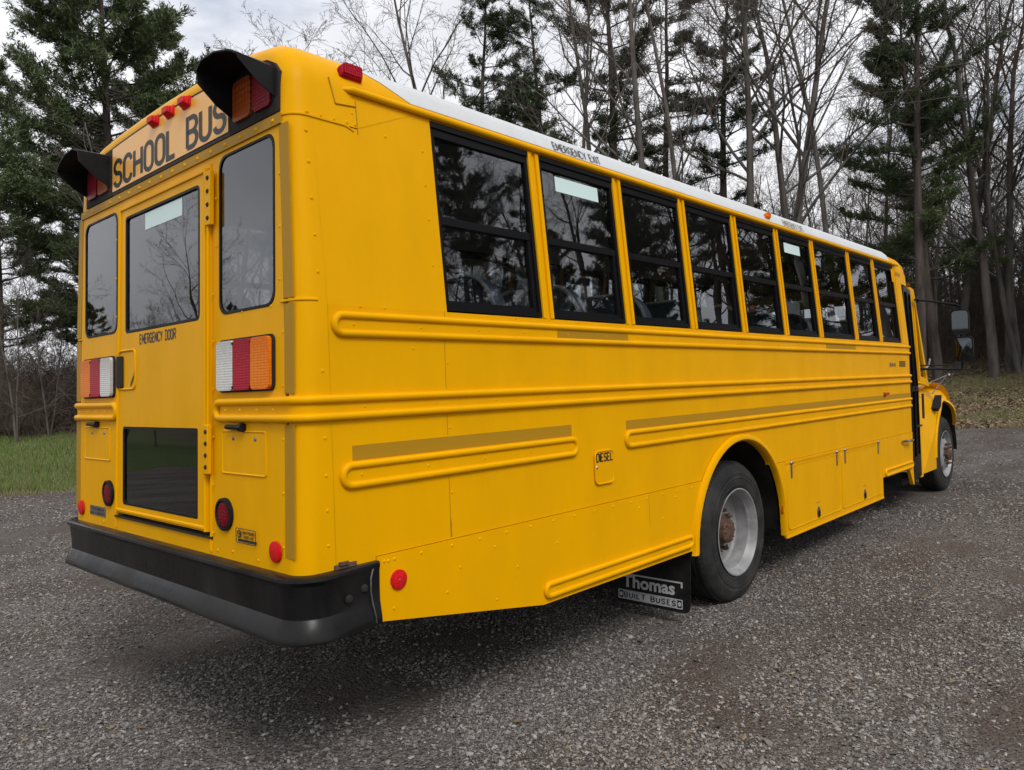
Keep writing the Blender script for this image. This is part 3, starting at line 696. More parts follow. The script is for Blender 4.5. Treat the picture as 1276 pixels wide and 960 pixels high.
# small access hatches
for y0, y1 in ((.237, .582), (1.81, 2.17)):
    m = MB().tube([BK(p[0], p[1], .0) for p in rrect(y0, y1, 1.255, 1.425, .012)], .005, 6, closed=True)
    m.plate(rrect(y0, y1, 1.255, 1.425, .012), BK, -.002, .0015); h = m.build('access_hatch', Y_, bus)
    m = MB()
    for y in (y0+.08, y0+.255): m.dome(BK(y, 1.397, .0015), (-1, 0, 0), .010, .005, 8)
    m.build('hatch_screw', Mt['steel'], h)
    m = MB().tube([BK(y0+.155, 1.442, .016), BK(y0+.285, 1.444, .016)], .010, 8).tube([BK(y0+.155, 1.442, .012), BK(y0+.18, 1.442, .012)], .018, 8); m.build('hatch_latch', K_, h)
# dealer sticker and maker badge
m = MB().tube([(-.0015-.0035, p[0], p[1]) for p in rrect(.305, .458, .985, 1.042, .006)], .0016, 4, closed=True)
text_mb(m, 'MATTHEWS', lambda u, v, n: BK(.41-u, v, .004+n), 0, 1.020, .085, .012, t=.2); text_mb(m, 'BUSES INC', lambda u, v, n: BK(.405-u, v, .004+n), 0, 1.004, .075, .010, t=.2)
m.plate([(.31, .989), (.453, .989), (.453, .999), (.31, .999)], BK, .002, .0035); m.lathe((0, .435, 1.020), [(-.004, .017), (-.0055, .014), (-.0055, .0115), (-.004, .011)], 16, 'x')
ribbon(m, [(0, 0), (0, 1), (.5, .2), (1, 1), (1, 0)], .25, lambda u, v, n: BK(.442-u*.014, 1.013+v*.013, .005+n), 0)
m.build('dealer_sticker', Mt['text'], bus, sharp=None)
m = MB().plate([(1.87, .955), (2.09, .955), (2.09, 1.005), (1.87, 1.005)], BK, 0, .003); bd = m.build('maker_badge', Mt['steel'], bus)

# serif-like raised name from the built-in font
def font_text(s, fn, u0, v0, width, height, mt__, parent, name='lettering', off=.02):
    c = bpy.data.curves.new('t', 'FONT'); c.body = s; c.offset = off; c.resolution_u = 3
    o = bpy.data.objects.new('t', c); col.objects.link(o); dg = bpy.context.evaluated_depsgraph_get(); me = bpy.data.meshes.new_from_object(o.evaluated_get(dg))
    vs = [tuple(v.co) for v in me.vertices]; fs = [tuple(p.vertices) for p in me.polygons]
    bpy.data.objects.remove(o); bpy.data.curves.remove(c); bpy.data.meshes.remove(me)
    xs = [v[0] for v in vs]; ys = [v[1] for v in vs]; x0, x1, y0, y1 = min(xs), max(xs), min(ys), max(ys)
    m = MB(); m.add([fn(u0+(v[0]-x0)/(x1-x0)*width, v0+(v[1]-y0)/(y1-y0)*height, 0) for v in vs], fs)
    return m.build(name, mt__, parent, sharp=None)
font_text('THOMAS', lambda u, v, n: BK(2.085-u, v, .0034+n), 0, .982, .20, .016, Mt['text'], bd); 
mt_ = MB(); text_mb(mt_, 'BUILT BUSES', lambda u, v, n: BK(2.085-u, v, .0034+n), 0, .960, .20, .012, t=.16); mt_.build('lettering', Mt['text'], bd, sharp=None)

# mud flaps
for s in (0, 1):
    ys = (.02, .60) if not s else (W-.60, W-.02)
    FX = 2.80; fm = lambda y, z, n=0: (FX-n-(.5-z)*.06, y, z)
    mf = MB().plate(rrect(ys[0], ys[1], .09, .56, .05), fm, -.008, 0).build('mud_flap', Mt['rubber'], bus, bevel=.002)
    if s: continue
    y1 = .565; wd = .49
    font_text('Thomas', lambda u, v, n: fm(y1-.035-u, v, .0016), 0, 0.193, .40, .085, Mt['silver'], mf, off=.03)
    mm = MB().plate([(y1-wd+.0, 0.274), (y1-.09, 0.274), (y1-.09, 0.284), (y1-wd, 0.284)], fm, .0004, .0012)   # bar running over the name
    mm.plate([(y1-wd, 0.246), (y1-wd+.012, 0.246), (y1-wd+.012, 0.274), (y1-wd, 0.274)], fm, .0004, .0012); mm.plate([(y1-.01, 0.274), (y1-.09, 0.274), (y1-.09, 0.284), (y1-.01, 0.284)], fm, .0004, .0012)
    # serifs on the T
    mm.plate([(y1-.01, 0.258), (y1-.022, 0.258), (y1-.022, 0.274), (y1-.01, 0.274)], fm, .0004, .0012)
    mm.plate([(y1-wd, 0.113), (y1, 0.113), (y1, 0.173), (y1-wd, 0.173)], fm, .0004, .0012, holes=[[(y1-wd+.006, 0.119), (y1-.006, 0.119), (y1-.006, 0.167), (y1-wd+.006, 0.167)]])
    for yy in (y1-.022, y1-wd+.022): mm.plate([(yy+.012*math.cos(R(a)), 0.143+.014*math.sin(R(a))) for a in range(0, 360, 30)], fm, .0004, .0014)
    mm.plate([(y1-wd+.04, 0.121), (y1-.04, 0.121), (y1-.04, 0.165), (y1-wd+.04, 0.165)], fm, .0003, .0010)
    mm.build('emblem', Mt['silver'], mf, sharp=None)
    mt_ = MB(); text_mb(mt_, 'BUILT BUSES', lambda u, v, n: fm(y1-.05-u, v, .0018+n), 0, 0.128, wd-.10, .030, t=.2, gap=.35); mt_.build('lettering', Mt['text'], mf, sharp=None)

# fuel door
fd = MB().plate(rrect(1.785, 1.955, 1.03, 1.205, .03), SR, -.001, .008).tube([SR(p[0], p[1], .008) for p in rrect(1.785, 1.955, 1.03, 1.205, .03)], .005, 6, closed=True).build('fuel_door', Y_, bus)
mt_ = MB(); text_mb(mt_, 'DIESEL', lambda u, v, n: SR(1.798+u, v, .0095+n), 0, 1.150, .145, .042, t=.17); mt_.build('lettering', Mt['text'], fd, sharp=None)
MB().dome(SR(1.80, 1.12, .008), (0, -1, 0), .010, .006, 8).build('fuel_door_screw', Mt['chrome'], fd)
# numbers near the entrance
mt_ = MB(); text_mb(mt_, '844', lambda u, v, n: SR(7.0+u, v, .002+n), 0, 1.645, .20, .042, t=.2); mt_.build('lettering', Mt['ghost'], bus, sharp=None)
m = MB()
for k in range(3): m.plate([(7.34, 1.645+k*.022), (7.56, 1.645+k*.022), (7.56, 1.66+k*.022), (7.34, 1.66+k*.022)], SR, 0, .002)
m.build('plaque', Mt['text'], bus)
MB().dome((6.78, 0, 1.362), (0, -1, 0), .028, .03, 10).build('side_marker_lamp', Mt['darkamber'], bus); MB().plate([(6.85, 1.355), (6.95, 1.355), (6.95, 1.38), (6.85, 1.38)], SR, 0, .003).build('marker_print', Mt['redrefl'], bus)
MB().tube([(7.28, -.01, .845), (7.40, -.05, .84), (7.56, -.05, .84)], .014, 8).build('latch_bar', Mt['chrome'], bus)
MB().plate(rrect(4.155, 4.205, .53, .61, .01), SR, SK, .02).build('side_marker_lamp', Mt['amber'], bus)

# rivets and panel seams on the right side
m = MB(); nrm = (0, -1, 0)
for k in range(15): x = .39+k*.172; m.dome(SR(x, .893, SK), nrm, .008, .004, 7)
for x, z in ((.37, .895), (.41, .70), (.42, .895), (.70, .70), (1.0, .60), (.78, .79), (1.15, .72), (1.45, .78), (2.2, .85), (2.45, .75), (2.6, .86), (1.0, .84)): m.dome(SR(x, z, SK), nrm, .008, .004, 7)
for z in (1.0, 1.13, 1.26, 1.40, 1.65, 2.02, 2.16, 2.30, 2.44, 2.56): m.dome(SR(.12, z, 0), nrm, .0075, .004, 7)
for x in (.13, .19, .25, .31, .35): m.dome(SR(x, 2.635, .001), nrm, .008, .004, 7)
for x, z in ((.34, 2.68), (.34, 2.75), (.70, 2.60), (.70, 2.45), (.70, 2.3), (.70, 2.1), (.5, 2.62), (.42, 1.90), (.30, 1.90), (.56, 1.74), (.75, 1.68), (.75, 1.4), (.75, 1.12), (.46, 1.23)): m.dome(SR(x, z, 0), nrm, .007, .004, 7)
for k in range(26): x = 1.2+k*.25; m.dome(SR(x, 1.893, 0), nrm, .005, .003, 6)
for x in (4.40, 4.8, 5.6, 6.2): m.dome(SR(4.215, .45+.09*(x-4.4), SK), nrm, .006, .004, 6)
for z in (.55, .63, .71, .79): m.dome(SR(4.225, z, SK), nrm, .006, .004, 6)
m.build('rivets', Y_, bus)
m = MB(); nrm = (-1, 0, 0)
for y, z in ((.20, 1.905), (.42, 1.903), (1.90, 1.903), (2.07, 1.903), (.3, .93), (.5, .94), (.63, .93), (1.9, .93)): m.dome(BK(y, z, 0), nrm, .007, .004, 7)
for z in (1.0, 1.2, 1.4, 1.6, 1.8, 2.0, 2.2, 2.4): m.dome(BK(.135-.02*(z < 1.9)+.0, z, 0), nrm, .006, .004, 7); m.dome(BK(.655 if z < 2.2 else .63, z, .006), nrm, .006, .004, 7); m.dome(BK(1.725, z, .002), nrm, .006, .004, 7)
m.build('rivets', Y_, bus)
m = MB()
for x, z0, z1 in ((.735, .93, 1.19), (.735, 1.37, 1.455), (.735, 1.565, 1.775), (.74, 1.875, 1.905), (2.30, .75, .91)): m.plate([(x, z0), (x+.003, z0), (x+.003, z1), (x, z1)], SR, -.001, .0012 if z0 > .9 else SK+.001)
m.plate([(.735, .93), (.742, .93), (.742, .99), (.738, 1.01), (.735, 1.0)], SR, -.001, .002); m.build('panel_seam', Mt['strip'], bus)

# ---------------- upper rear: sign, warning lamps, hoods
zt = lambda y: 2.862+.045*math.cos((y-1.17)/1.1*math.pi/2)
bk = MB()
arcp = [(y, zt(y)) for y in np.linspace(1.775, .508, 14)]
fr_ = MB().plate([(.508, 2.638), (1.775, 2.638)] + arcp, BK, -.01, .006).build('sign_frame', Mt['frame'], bus)
arcp2 = [(y, zt(y)-.012) for y in np.linspace(1.765, .518, 14)]
sg_ = MB().plate([(.518, 2.655), (1.765, 2.655)] + arcp2, BK, .006, .009).build('school_bus_sign', Mt['amberplate'], bus)
mt_ = MB(); text_mb(mt_, 'SCHOOL BUS', lambda u, v, n: BK(1.735-u, v, .0098+n), 0, 2.675, 1.19, .130, t=.172, gap=.21); mt_.build('lettering', Mt['text'], sg_, sharp=None)
for s in (0, 1):
    flip = (lambda y: y) if not s else (lambda y: 2.28-y)
    out_ = [(.13, 2.637), (.505, 2.637), (.505, 2.888), (.40, 2.883), (.30, 2.874), (.21, 2.856), (.16, 2.83), (.13, 2.79)]
    out_ = [(flip(a), b) for a, b in out_]
    h = MB().plate(out_, BK, -.01, .007).build('warning_light', Mt['under'], bus)
    for a, b, c, nm in ((.175, .305, 'darkred', 'red_lamp'), (.325, .465, 'darkamber', 'amber_lamp')):
        MB().plate(rrect(min(flip(a), flip(b)), max(flip(a), flip(b)), 2.672, 2.835, .02), BK, .007, .018).build(nm, Mt[c], h, bevel=.004)
    # hood: thin shell, slanted lower edges, chamfered top
    ya, yb = .150, .475
    prof = [(ya, 2.70, 2.70), (ya, 2.815, 2.815), (ya+.05, 2.862, 2.85), (ya+.16, 2.888, 2.875), (yb-.05, 2.895, 2.88), (yb, 2.86, 2.865), (yb, 2.70, 2.70)]
    t = .004; rim = []; base = []
    dx = [.0, -.155, -.165, -.17, -.165, -.155, .0]
    pts_b = [(lean(2.8)-.007, y, z) for y, z, _ in prof]
    # rim points: at sides the lower edge slants from the panel to the rim
    side_r = [(-.095, ya, 2.80), (-.100, ya, 2.822), (-.104, ya+.055, 2.848), (-.108, ya+.16, 2.872), (-.106, yb-.055, 2.876), (-.10, yb, 2.856), (-.095, yb, 2.80)]
    pb = [(.06, ya, 2.69), (.06, ya, 2.805), (.06, ya+.055, 2.842), (.06, ya+.16, 2.866), (.06, yb-.055, 2.876), (.06, yb, 2.856), (.05, yb, 2.69)]
    mid = [((a[0]+b[0])/2-.0, a[1], (a[2]+b[2])/2+(-.012 if i in (0, 6) else .0)) for i, (a, b) in enumerate(zip(side_r, pb))]
    rings = [pb, mid, side_r]
    def inn(ring): 
        cy_, cz_ = (ya+yb)/2, 2.80
        return [(p[0]+(0 if i else 0), cy_+(p[1]-cy_)*.972, p[2]-.006 if 0 < i < 6 else p[2]) for i, p in enumerate(ring)]
    m = MB(); full = []
    for rg in rings:
        o_ = [(p[0], flip(p[1]), p[2]) for p in rg]; i_ = [(p[0], flip(p[1]), p[2]) for p in inn(rg)][::-1]
        full.append(o_+i_)
    m.loft(full, closed=True, cap1=False)
    k = 7; b0 = 2*14
    m.f += [(b0+i, b0+i+1, b0+13-i-1, b0+13-i) for i in range(6)]
    m.build('light_hood', K_, h, sharp=30)
def clearance(name, c, mt__, r=1.0, nrm='back'):
    m = MB()
    if nrm == 'back':
        y, z = c; m.plate(rrect(y-.04, y+.04, z-.026, z+.026, .01), BK, .006, .014); m.loft([[BK(y+a, z+b, .014) for a, b in rrect(-.037, .037, -.023, .023, .008)], [BK(y+a*.7, z+b*.55+.004, .042) for a, b in rrect(-.037, .037, -.023, .023, .008)]], cap1=True)
    else:
        x, y, z = c; m.loft([[(x+a*r, y-h_*r*.85, z+b*r+h_*r*.5) for a, b in rrect(-.055*s_, .055*s_, -.026*s_, .026*s_, .01*s_)] for h_, s_ in ((-.03, 1), (.012, 1), (.04, .8))], cap1=True)
    return m.build(name, mt__, bus, sharp=30)
for y in (1.225, 1.06, .895): clearance('clearance_lamp', (y, zt(y)-.022), Mt['redrefl'])
clearance('clearance_lamp', (.355, .100, 2.838), Mt['red'], nrm='side'); clearance('clearance_lamp', (4.30, .098, 2.835), Mt['amber'], r=.8, nrm='side')
mt_ = MB(); clearance('clearance_lamp', (8.0, .13, 2.70), Mt['redrefl'], r=.8, nrm='side')

# ---------------- front: entry door, posts, windscreen, hood
FZ = Mt['yellow']
# tapering cowl side plan: from the body side inwards
def FS(x, z, n=0, s=0):
    y = .0 if x < 7.72 else .10*min(1, (x-7.72)/.7)
    y = y + inset(z)
    return (x, y-n, z) if not s else (x, W-y+n, z)
for s in (0, 1):
    f = lambda x, z, n=0, s=s: FS(x, z, n, s)
    m = MB(); m.plate([(8.42, .33), (8.53, .33), (8.53, 2.60), (8.40, 2.60)], f, -.05, 0); m.plate([(8.50, 1.45), (8.95, 1.40), (8.90, 1.45), (8.62, 2.58), (8.54, 2.60), (8.54, 1.47)], f, -.04, -.002, holes=[[(8.57, 1.53), (8.80, 1.50), (8.60, 2.40), (8.57, 2.5)]])
    m.box(0, 0, 0, 0, 0, 0) if 0 else None
    m.build('front_post', FZ, bus)
    MB().plate([(8.56, 1.52), (8.82, 1.49), (8.61, 2.45), (8.56, 2.52)], f, -.03, -.024).build('quarter_pane', Mt['glass'], bus)
# entry door on the right: two leaves with glass, rubber edges
for k, (a, b) in enumerate(((7.75, 8.06), (8.08, 8.40))):
    f = lambda x, z, n=0: FS(x, z, n+.012, 0)
    m = MB().plate([(a, .36), (b, .36), (b, 2.56), (a, 2.56)], f, -.03, 0, holes=[[(a+.05, .62), (b-.04, .62), (b-.04, 1.36), (a+.05, 1.36)], [(a+.05, 1.42), (b-.04, 1.42), (b-.04, 2.50), (a+.05, 2.50)]])
    d_ = m.build('entry_door', FR, bus)
    for z0, z1 in ((.61, 1.37), (1.41, 2.51)): MB().plate([(a+.045, z0), (b-.035, z0), (b-.035, z1), (a+.045, z1)], f, -.02, -.014).build('pane', Mt['glass'], d_)
MB().tube([FS(8.40, z, -.01, 0) for z in (.40, 1.5, 2.5)], .014, 8).build('door_seal', Mt['steel'], bus)
m = MB(); m.plate([(7.75, .34), (8.42, .34), (8.42, 2.60), (7.75, 2.60)], lambda x, z, n=0: FS(x, z, n, 1), -.04, 0, holes=[[(7.82, 1.55), (8.36, 1.55), (8.36, 2.5), (7.82, 2.5)]]); m.build('driver_side_panel', FZ, bus)
MB().plate([(7.81, 1.54), (8.37, 1.54), (8.37, 2.51), (7.81, 2.51)], lambda x, z, n=0: FS(x, z, n, 1), -.025, -.02).build('driver_window', Mt['glass'], bus)
MB().box(7.72, 8.45, .12, .75, .32, .38).box(7.95, 8.45, .3, .75, .6, .64).build('entry_step', Mt['floor'], bus)
# windscreen (curved), header under the cap
def wplan(x0, bulge, y0, z, n=14): return [(x0+bulge*math.cos(R(-90+180*k/n))**.8 if 0 < k < n else x0, W/2-(W/2-y0)*math.cos(R(180*k/n)), z) for k in range(n+1)]
m = MB().loft([wplan(8.9, .30, .16, 1.47), wplan(8.60, .30, .18, 2.58)], closed=False); m.build('windscreen', Mt['glass'], bus)
m = MB().loft([wplan(8.62, .32, .165, 1.44), wplan(8.90, .32, .14, 1.42), wplan(8.88, .32, .14, 1.50)], closed=False); m.build('windscreen_sill', FZ, bus)
MB().loft([wplan(8.585, .29, .19, 2.49), wplan(8.40, .27, .19, 2.62)], closed=False).build('header_lining', Mt['floor'], bus)
m = MB().loft([wplan(8.60, .32, .16, 2.50), wplan(8.42, .30, .16, 2.66)], closed=False); m.build('windscreen_header', FZ, bus)
# cowl and hood with fenders
def hood_ring(x, w, top, bot, shoulder):
    c = W/2; P = [(x, c-w, bot), (x, c-w, shoulder-.10), (x, c-w+.05, shoulder), (x, c-w+.16, shoulder+.03)]
    P += [(x, c-w+.40, top-.02), (x, c-.3, top), (x, c, top+.01)]
    return P + [(a, 2*c-b, d_) for a, b, d_ in P[-2::-1]]
m = MB(); m.loft([hood_ring(8.55, .60, 1.45, .75, 1.25), hood_ring(9.0, .60, 1.47, .75, 1.25), hood_ring(9.8, .56, 1.36, .75, 1.2), hood_ring(10.5, .50, 1.20, .75, 1.05), hood_ring(10.72, .47, 1.08, .78, .98)], closed=False, cap1=True)
m.build('engine_hood', FZ, bus, sharp=40)
for s in (0, 1):
    yy = (lambda y: y) if not s else (lambda y: W-y)
    m = MB(); A = dict(cx=AXF, a=.60, zc=.50, b=.69)
    # outer fender skin as plate with arch notch, curved by mapping
    def fs(x, z, n=0):
        y = .10 + max(0, z-1.05)**2*2.2 + max(0, x-10.1)**2*.9
        return (x, yy(y-n) if not s else W-(y-n), z)
    ap = arch_pts(A['cx'], A['a'], A['zc'], A['b'], n=28)
    topc = [(8.53, 1.30), (8.7, 1.30), (9.0, 1.32), (9.3, 1.36), (9.6, 1.39), (9.9, 1.38), (10.2, 1.32), (10.4, 1.22), (10.52, 1.08), (10.55, .95), (10.50, .84)]
    lowc = [(10.30, .82)] + [p for p in ap[::-1] if p[1] > (.5 if p[0] < AXF else .84)] + [(9.13, .36), (8.53, .36)]
    m.plate(topc[::-1][::-1] + lowc, fs, -.03, 0)
    rings = []
    for k, (x, z) in enumerate(topc):
        p0 = fs(x, z, 0); c_ = .62
        rings.append([p0, (x-.01, yy(.22) if not s else W-.22, z+.05 if k < 8 else z+.02), (x-.03, yy(.42) if not s else W-.42, z+.04), (x-.05, yy(c_) if not s else W-c_, z-.0)])
    m.loft(rings, closed=False)
    rings = [[fs(p[0], p[1], .0), fs(p[0], p[1], .014), fs(p[0]+(p[0]-AXF)*.06, p[1]+(p[1]-.5)*.06, .016), fs(p[0]+(p[0]-AXF)*.08, p[1]+(p[1]-.5)*.08, 0)] for p in ap if p[1] > (.5 if p[0] < AXF else .84)]
    m.loft(rings, closed=False)
    m.build('front_fender', FZ, bus, sharp=35)
    if not s:
        MB().plate([(9.15, 1.12), (9.27, 1.20), (9.38, 1.28), (9.33, 1.14), (9.2, 1.08)], lambda x, z, n=0: (x, .09-n, z), -.06, .02).build('side_marker_lamp', Mt['black'], bus)
    MB().lathe((10.70, yy(.40) if not s else W-.40, .98), [(.0, .10), (.04, .10), (.06, .08), (.065, .001)], 24, 'x').build('headlight', Mt['clear'], bus)
m = MB()
for s in (0, 1):
    y0 = .13 if not s else W-.60
    P = arch_pts(AXF, .62, .50, .70, n=14); m.loft([[(p[0], y, p[1]) for p in P] for y in ((.13, .60) if not s else (W-.60, W-.13))], closed=False); m.add([(p[0], .60 if not s else W-.60, p[1]) for p in P], [tuple(range(len(P)))])
m.box(8.5, 10.6, .62, .70, .5, 1.2); m.box(8.5, 10.6, W-.70, W-.62, .5, 1.2); m.box(8.42, 8.5, .2, W-.2, .4, 1.44)
m.build('engine_bay', Mt['under'], bus)
m = MB().box(10.72, 10.735, .75, W-.75, .72, 1.05)
m.build('grille', K_, bus); MB().box(10.70, 10.80, .48, W-.48, .50, .76).build('front_bumper', Mt['bumper'], bus, bevel=.03)

# mirrors on the right, on their long arm
def mirror(x, y, z0, z1, w=.19, parent=None, conv=0):
    tw = -.13 if y < 1 else .13; zc_ = (z0+z1)/2; tz = -.022
    m = MB(); P = rrect(-w/2, w/2, z0, z1, .045)
    rings = [[(x+a+p[0]*k*tw+(p[1]-zc_)*k*tz, y+p[0]*k, (z0+z1)/2+(p[1]-(z0+z1)/2)*k) for p in P] for a, k in ((0, 1), (.02, 1.02), (.07, .95), (.10, .6))]
    m.loft(rings, cap1=True); m.loft([[(x+a+p[0]*k*tw+(p[1]-zc_)*k*tz, y+p[0]*k, (z0+z1)/2+(p[1]-(z0+z1)/2)*k) for p in P] for a, k in ((0, 1), (0.001, .9))]); o = m.build('mirror', K_, parent, sharp=40)
    MB().loft([[(x+.002+a+p[0]*k*tw+(p[1]-zc_)*k*tz, y+p[0]*k, (z0+z1)/2+(p[1]-(z0+z1)/2)*k) for p in P] for a, k in ((0, .9), (-conv*.7, .6), (-conv, .15))], cap1=True).build('mirror_glass', Mt['mirror'], o, sharp=80 if conv else 5)
    return o
MX, MY = 9.2, -.20
arm = MB().tube([(8.50, .12, 2.45), (8.75, .02, 2.44), (MX-.1, MY+.03, 2.40), (MX+.04, MY, 2.385), (MX+.05, MY, 2.30), (MX+.05, MY, 1.60)], .014, 8)
arm.tube([(8.62, .14, 1.62), (MX+.05, MY, 1.60)], .014, 8).tube([(8.62, .14, 1.66), (9.3, -.1, 1.66)], .008, 6).dome((8.50, .10, 2.45), (0, -1, 0), .04, .03, 10)
arm.build('mirror_arm', K_, bus); ma = bpy.data.objects['mirror_arm']
mirror(MX, MY, 2.03, 2.34, .19, ma); mirror(MX, MY-.03, 1.69, 2.0, .20, ma, conv=.02)
MY2 = .0
fm_ = MB().tube([(9.0, .30, 1.36), (9.45, .02, 1.53)], .007, 6).tube([(9.25, .15, 1.30), (9.47, .02, 1.53)], .007, 6).dome((9.47, .0, 1.53), (0, -1, 0), .03, .02, 8); fm_.build('cross_view_mirror_arm', Mt['steel'], bus)
# wiper, antenna-like brackets at the cowl
MB().tube([(8.95, .2, 1.56), (9.02, .12, 1.66), (9.0, .10, 1.74)], .010, 6).build('grab_handle', Mt['silver'], bus)
MB().plate([(8.60, 1.02), (8.66, 1.02), (8.66, 1.32), (8.60, 1.32)], lambda x, z, n=0: FS(x, z, n, 0), -.01, .003).build('cowl_vent', Mt['gap'], bus)

# left mirrors
arm = MB().tube([(8.50, W-.12, 2.45), (MX, W+.20, 2.40), (MX+.05, W+.20, 2.30), (MX+.05, W+.20, 1.60), (8.62, W-.14, 1.62)], .014, 8).build('mirror_arm', K_, bus); mirror(MX, W+.20, 2.03, 2.34, .19, arm); mirror(MX, W+.23, 1.69, 2.0, .20, arm, conv=.02)

# ---------------- inside
m = MB().box(.08, 2.78, .06, W-.06, .94, .96).box(2.78, 4.22, .63, W-.63, .94, .96).box(4.22, 8.4, .06, W-.06, .94, .96).box(2.78, 4.22, .06, .63, 1.16, 1.165).box(2.78, 4.22, W-.63, W-.06, 1.16, 1.165); m.build('cabin_floor', Mt['floor'], bus)
m = MB()
for y in (.045, W-.05): m.box(.1, 2.78, y, y+.005, .96, 1.90).box(2.78, 4.22, y, y+.005, 1.17, 1.90).box(4.22, 7.7, y, y+.005, .96, 1.90)
m.build('inner_wall', Mt['inside'], bus)
def seat(x, y0):
    y1 = y0+.90; t = MB()
    P = [(y0+.02, 1.45)] + [(y0+.02, 1.85)] + arc(y0+.20, 1.93, .17, 170, 95, 5, ry=.20) + arc(y1-.20, 1.93, .17, 85, 10, 5, ry=.20) + [(y1-.02, 1.85), (y1-.02, 1.45)]
    t.loft([[(x+a+(p[1]-1.45)*.0-(p[1]-1.45)*.16, (y0+y1)/2+(p[0]-(y0+y1)/2)*k, 1.45+(p[1]-1.45)*(1 if k > .99 else .985)) for p in P] for a, k in ((0, .97), (.02, 1), (.09, 1), (.11, .97))], cap0=True, cap1=True)
    o = t.build('passenger_seat', Mt['seat'], bus, sharp=50)
    MB().box(x+.08, x+.55, y0+.02, y1-.02, 1.36, 1.48).box(x+.2, x+.24, y0+.1, y1-.1, .96, 1.36).build('seat_cushion', Mt['seat'], o, bevel=.02)
    MB().tube([(x-.005-(p[1]-1.45)*.16, p[0], p[1]+.004) for p in P], .012, 6).build('seat_edging', Mt['seatedge'], o)
for k in range(10):
    for y0 in (.12, W-.12-.90): seat(.62+k*.68, y0)
m = MB().tube([(8.3, 1.2+.22*math.cos(R(a)), 1.65+.12*math.sin(R(a))) for a in range(0, 360, 20)], .015, 6, closed=True); m.build('steering_wheel', K_, bus)
MB().box(7.75, 7.80, .1, .9, 1.0, 1.75).box(7.75, 7.80, 1.4, W-.1, 1.0, 1.9).build('modesty_panel', Mt['seat'], bus, bevel=.02)
MB().plate([(5.35, 2.12), (5.75, 2.16), (5.76, 2.30), (5.36, 2.27)], lambda x, z, n=0: (x, .45-n, z), 0, .02).build('notice_card', Mt['silver'], bus)
# ------------------------------------------------------------------ terrain
ng = np.random.default_rng(11)
AZK = [-180, -60, -20, 8.4, 12.2, 30, 45, 60, 72.6, 76.7, 95, 130, 180]
RK = [42, 30, 26, 24.8, 24.1, 22, 20, 17.5, 15.8, 16.3, 20, 34, 42]
def redge(az): return np.interp(az, AZK, RK)
SLK = [.03, .05, .13, .14, .135, .10, .07, .055, .05, .048, .04, .03, .03]
def gz(x, y):
    dx, dy = x-CX, y-CY; d = np.hypot(dx, dy); az = np.degrees(np.arctan2(dy, dx)); r = redge(az); s = np.maximum(0, d-r)
    k = np.interp(az, AZK, SLK)
    h = k*(np.minimum(s, 20)-1.2*(1-np.exp(-np.minimum(s, 20)/1.2))) + np.maximum(0, s-20)*k*.25
    h = np.minimum(h, 8)
    return h + .05*np.sin(x*.35+1)*np.sin(y*.31)*np.minimum(1, s/5)
def polar_sheet(name, rads, fn_r, m, zoff=0, naz=240, kind='structure'):
    az = np.linspace(-180, 180, naz+1)[:-1]; vs = []; fs = []
    for j, t in enumerate(rads):
        for a in az:
            rr = fn_r(a, t); x = CX+rr*math.cos(R(a)); y = CY+rr*math.sin(R(a)); vs.append((x, y, float(gz(x, y))+zoff))
    n = len(az)
    for j in range(len(rads)-1):
        for k in range(n): fs.append((j*n+k, j*n+(k+1) % n, (j+1)*n+(k+1) % n, (j+1)*n+k)[::-1])
    mb = MB(); mb.add(vs, [f[::-1] for f in fs]); mb.f.append(tuple(range(n)))
    return mb.build(name, m, sharp=60, kind=kind)
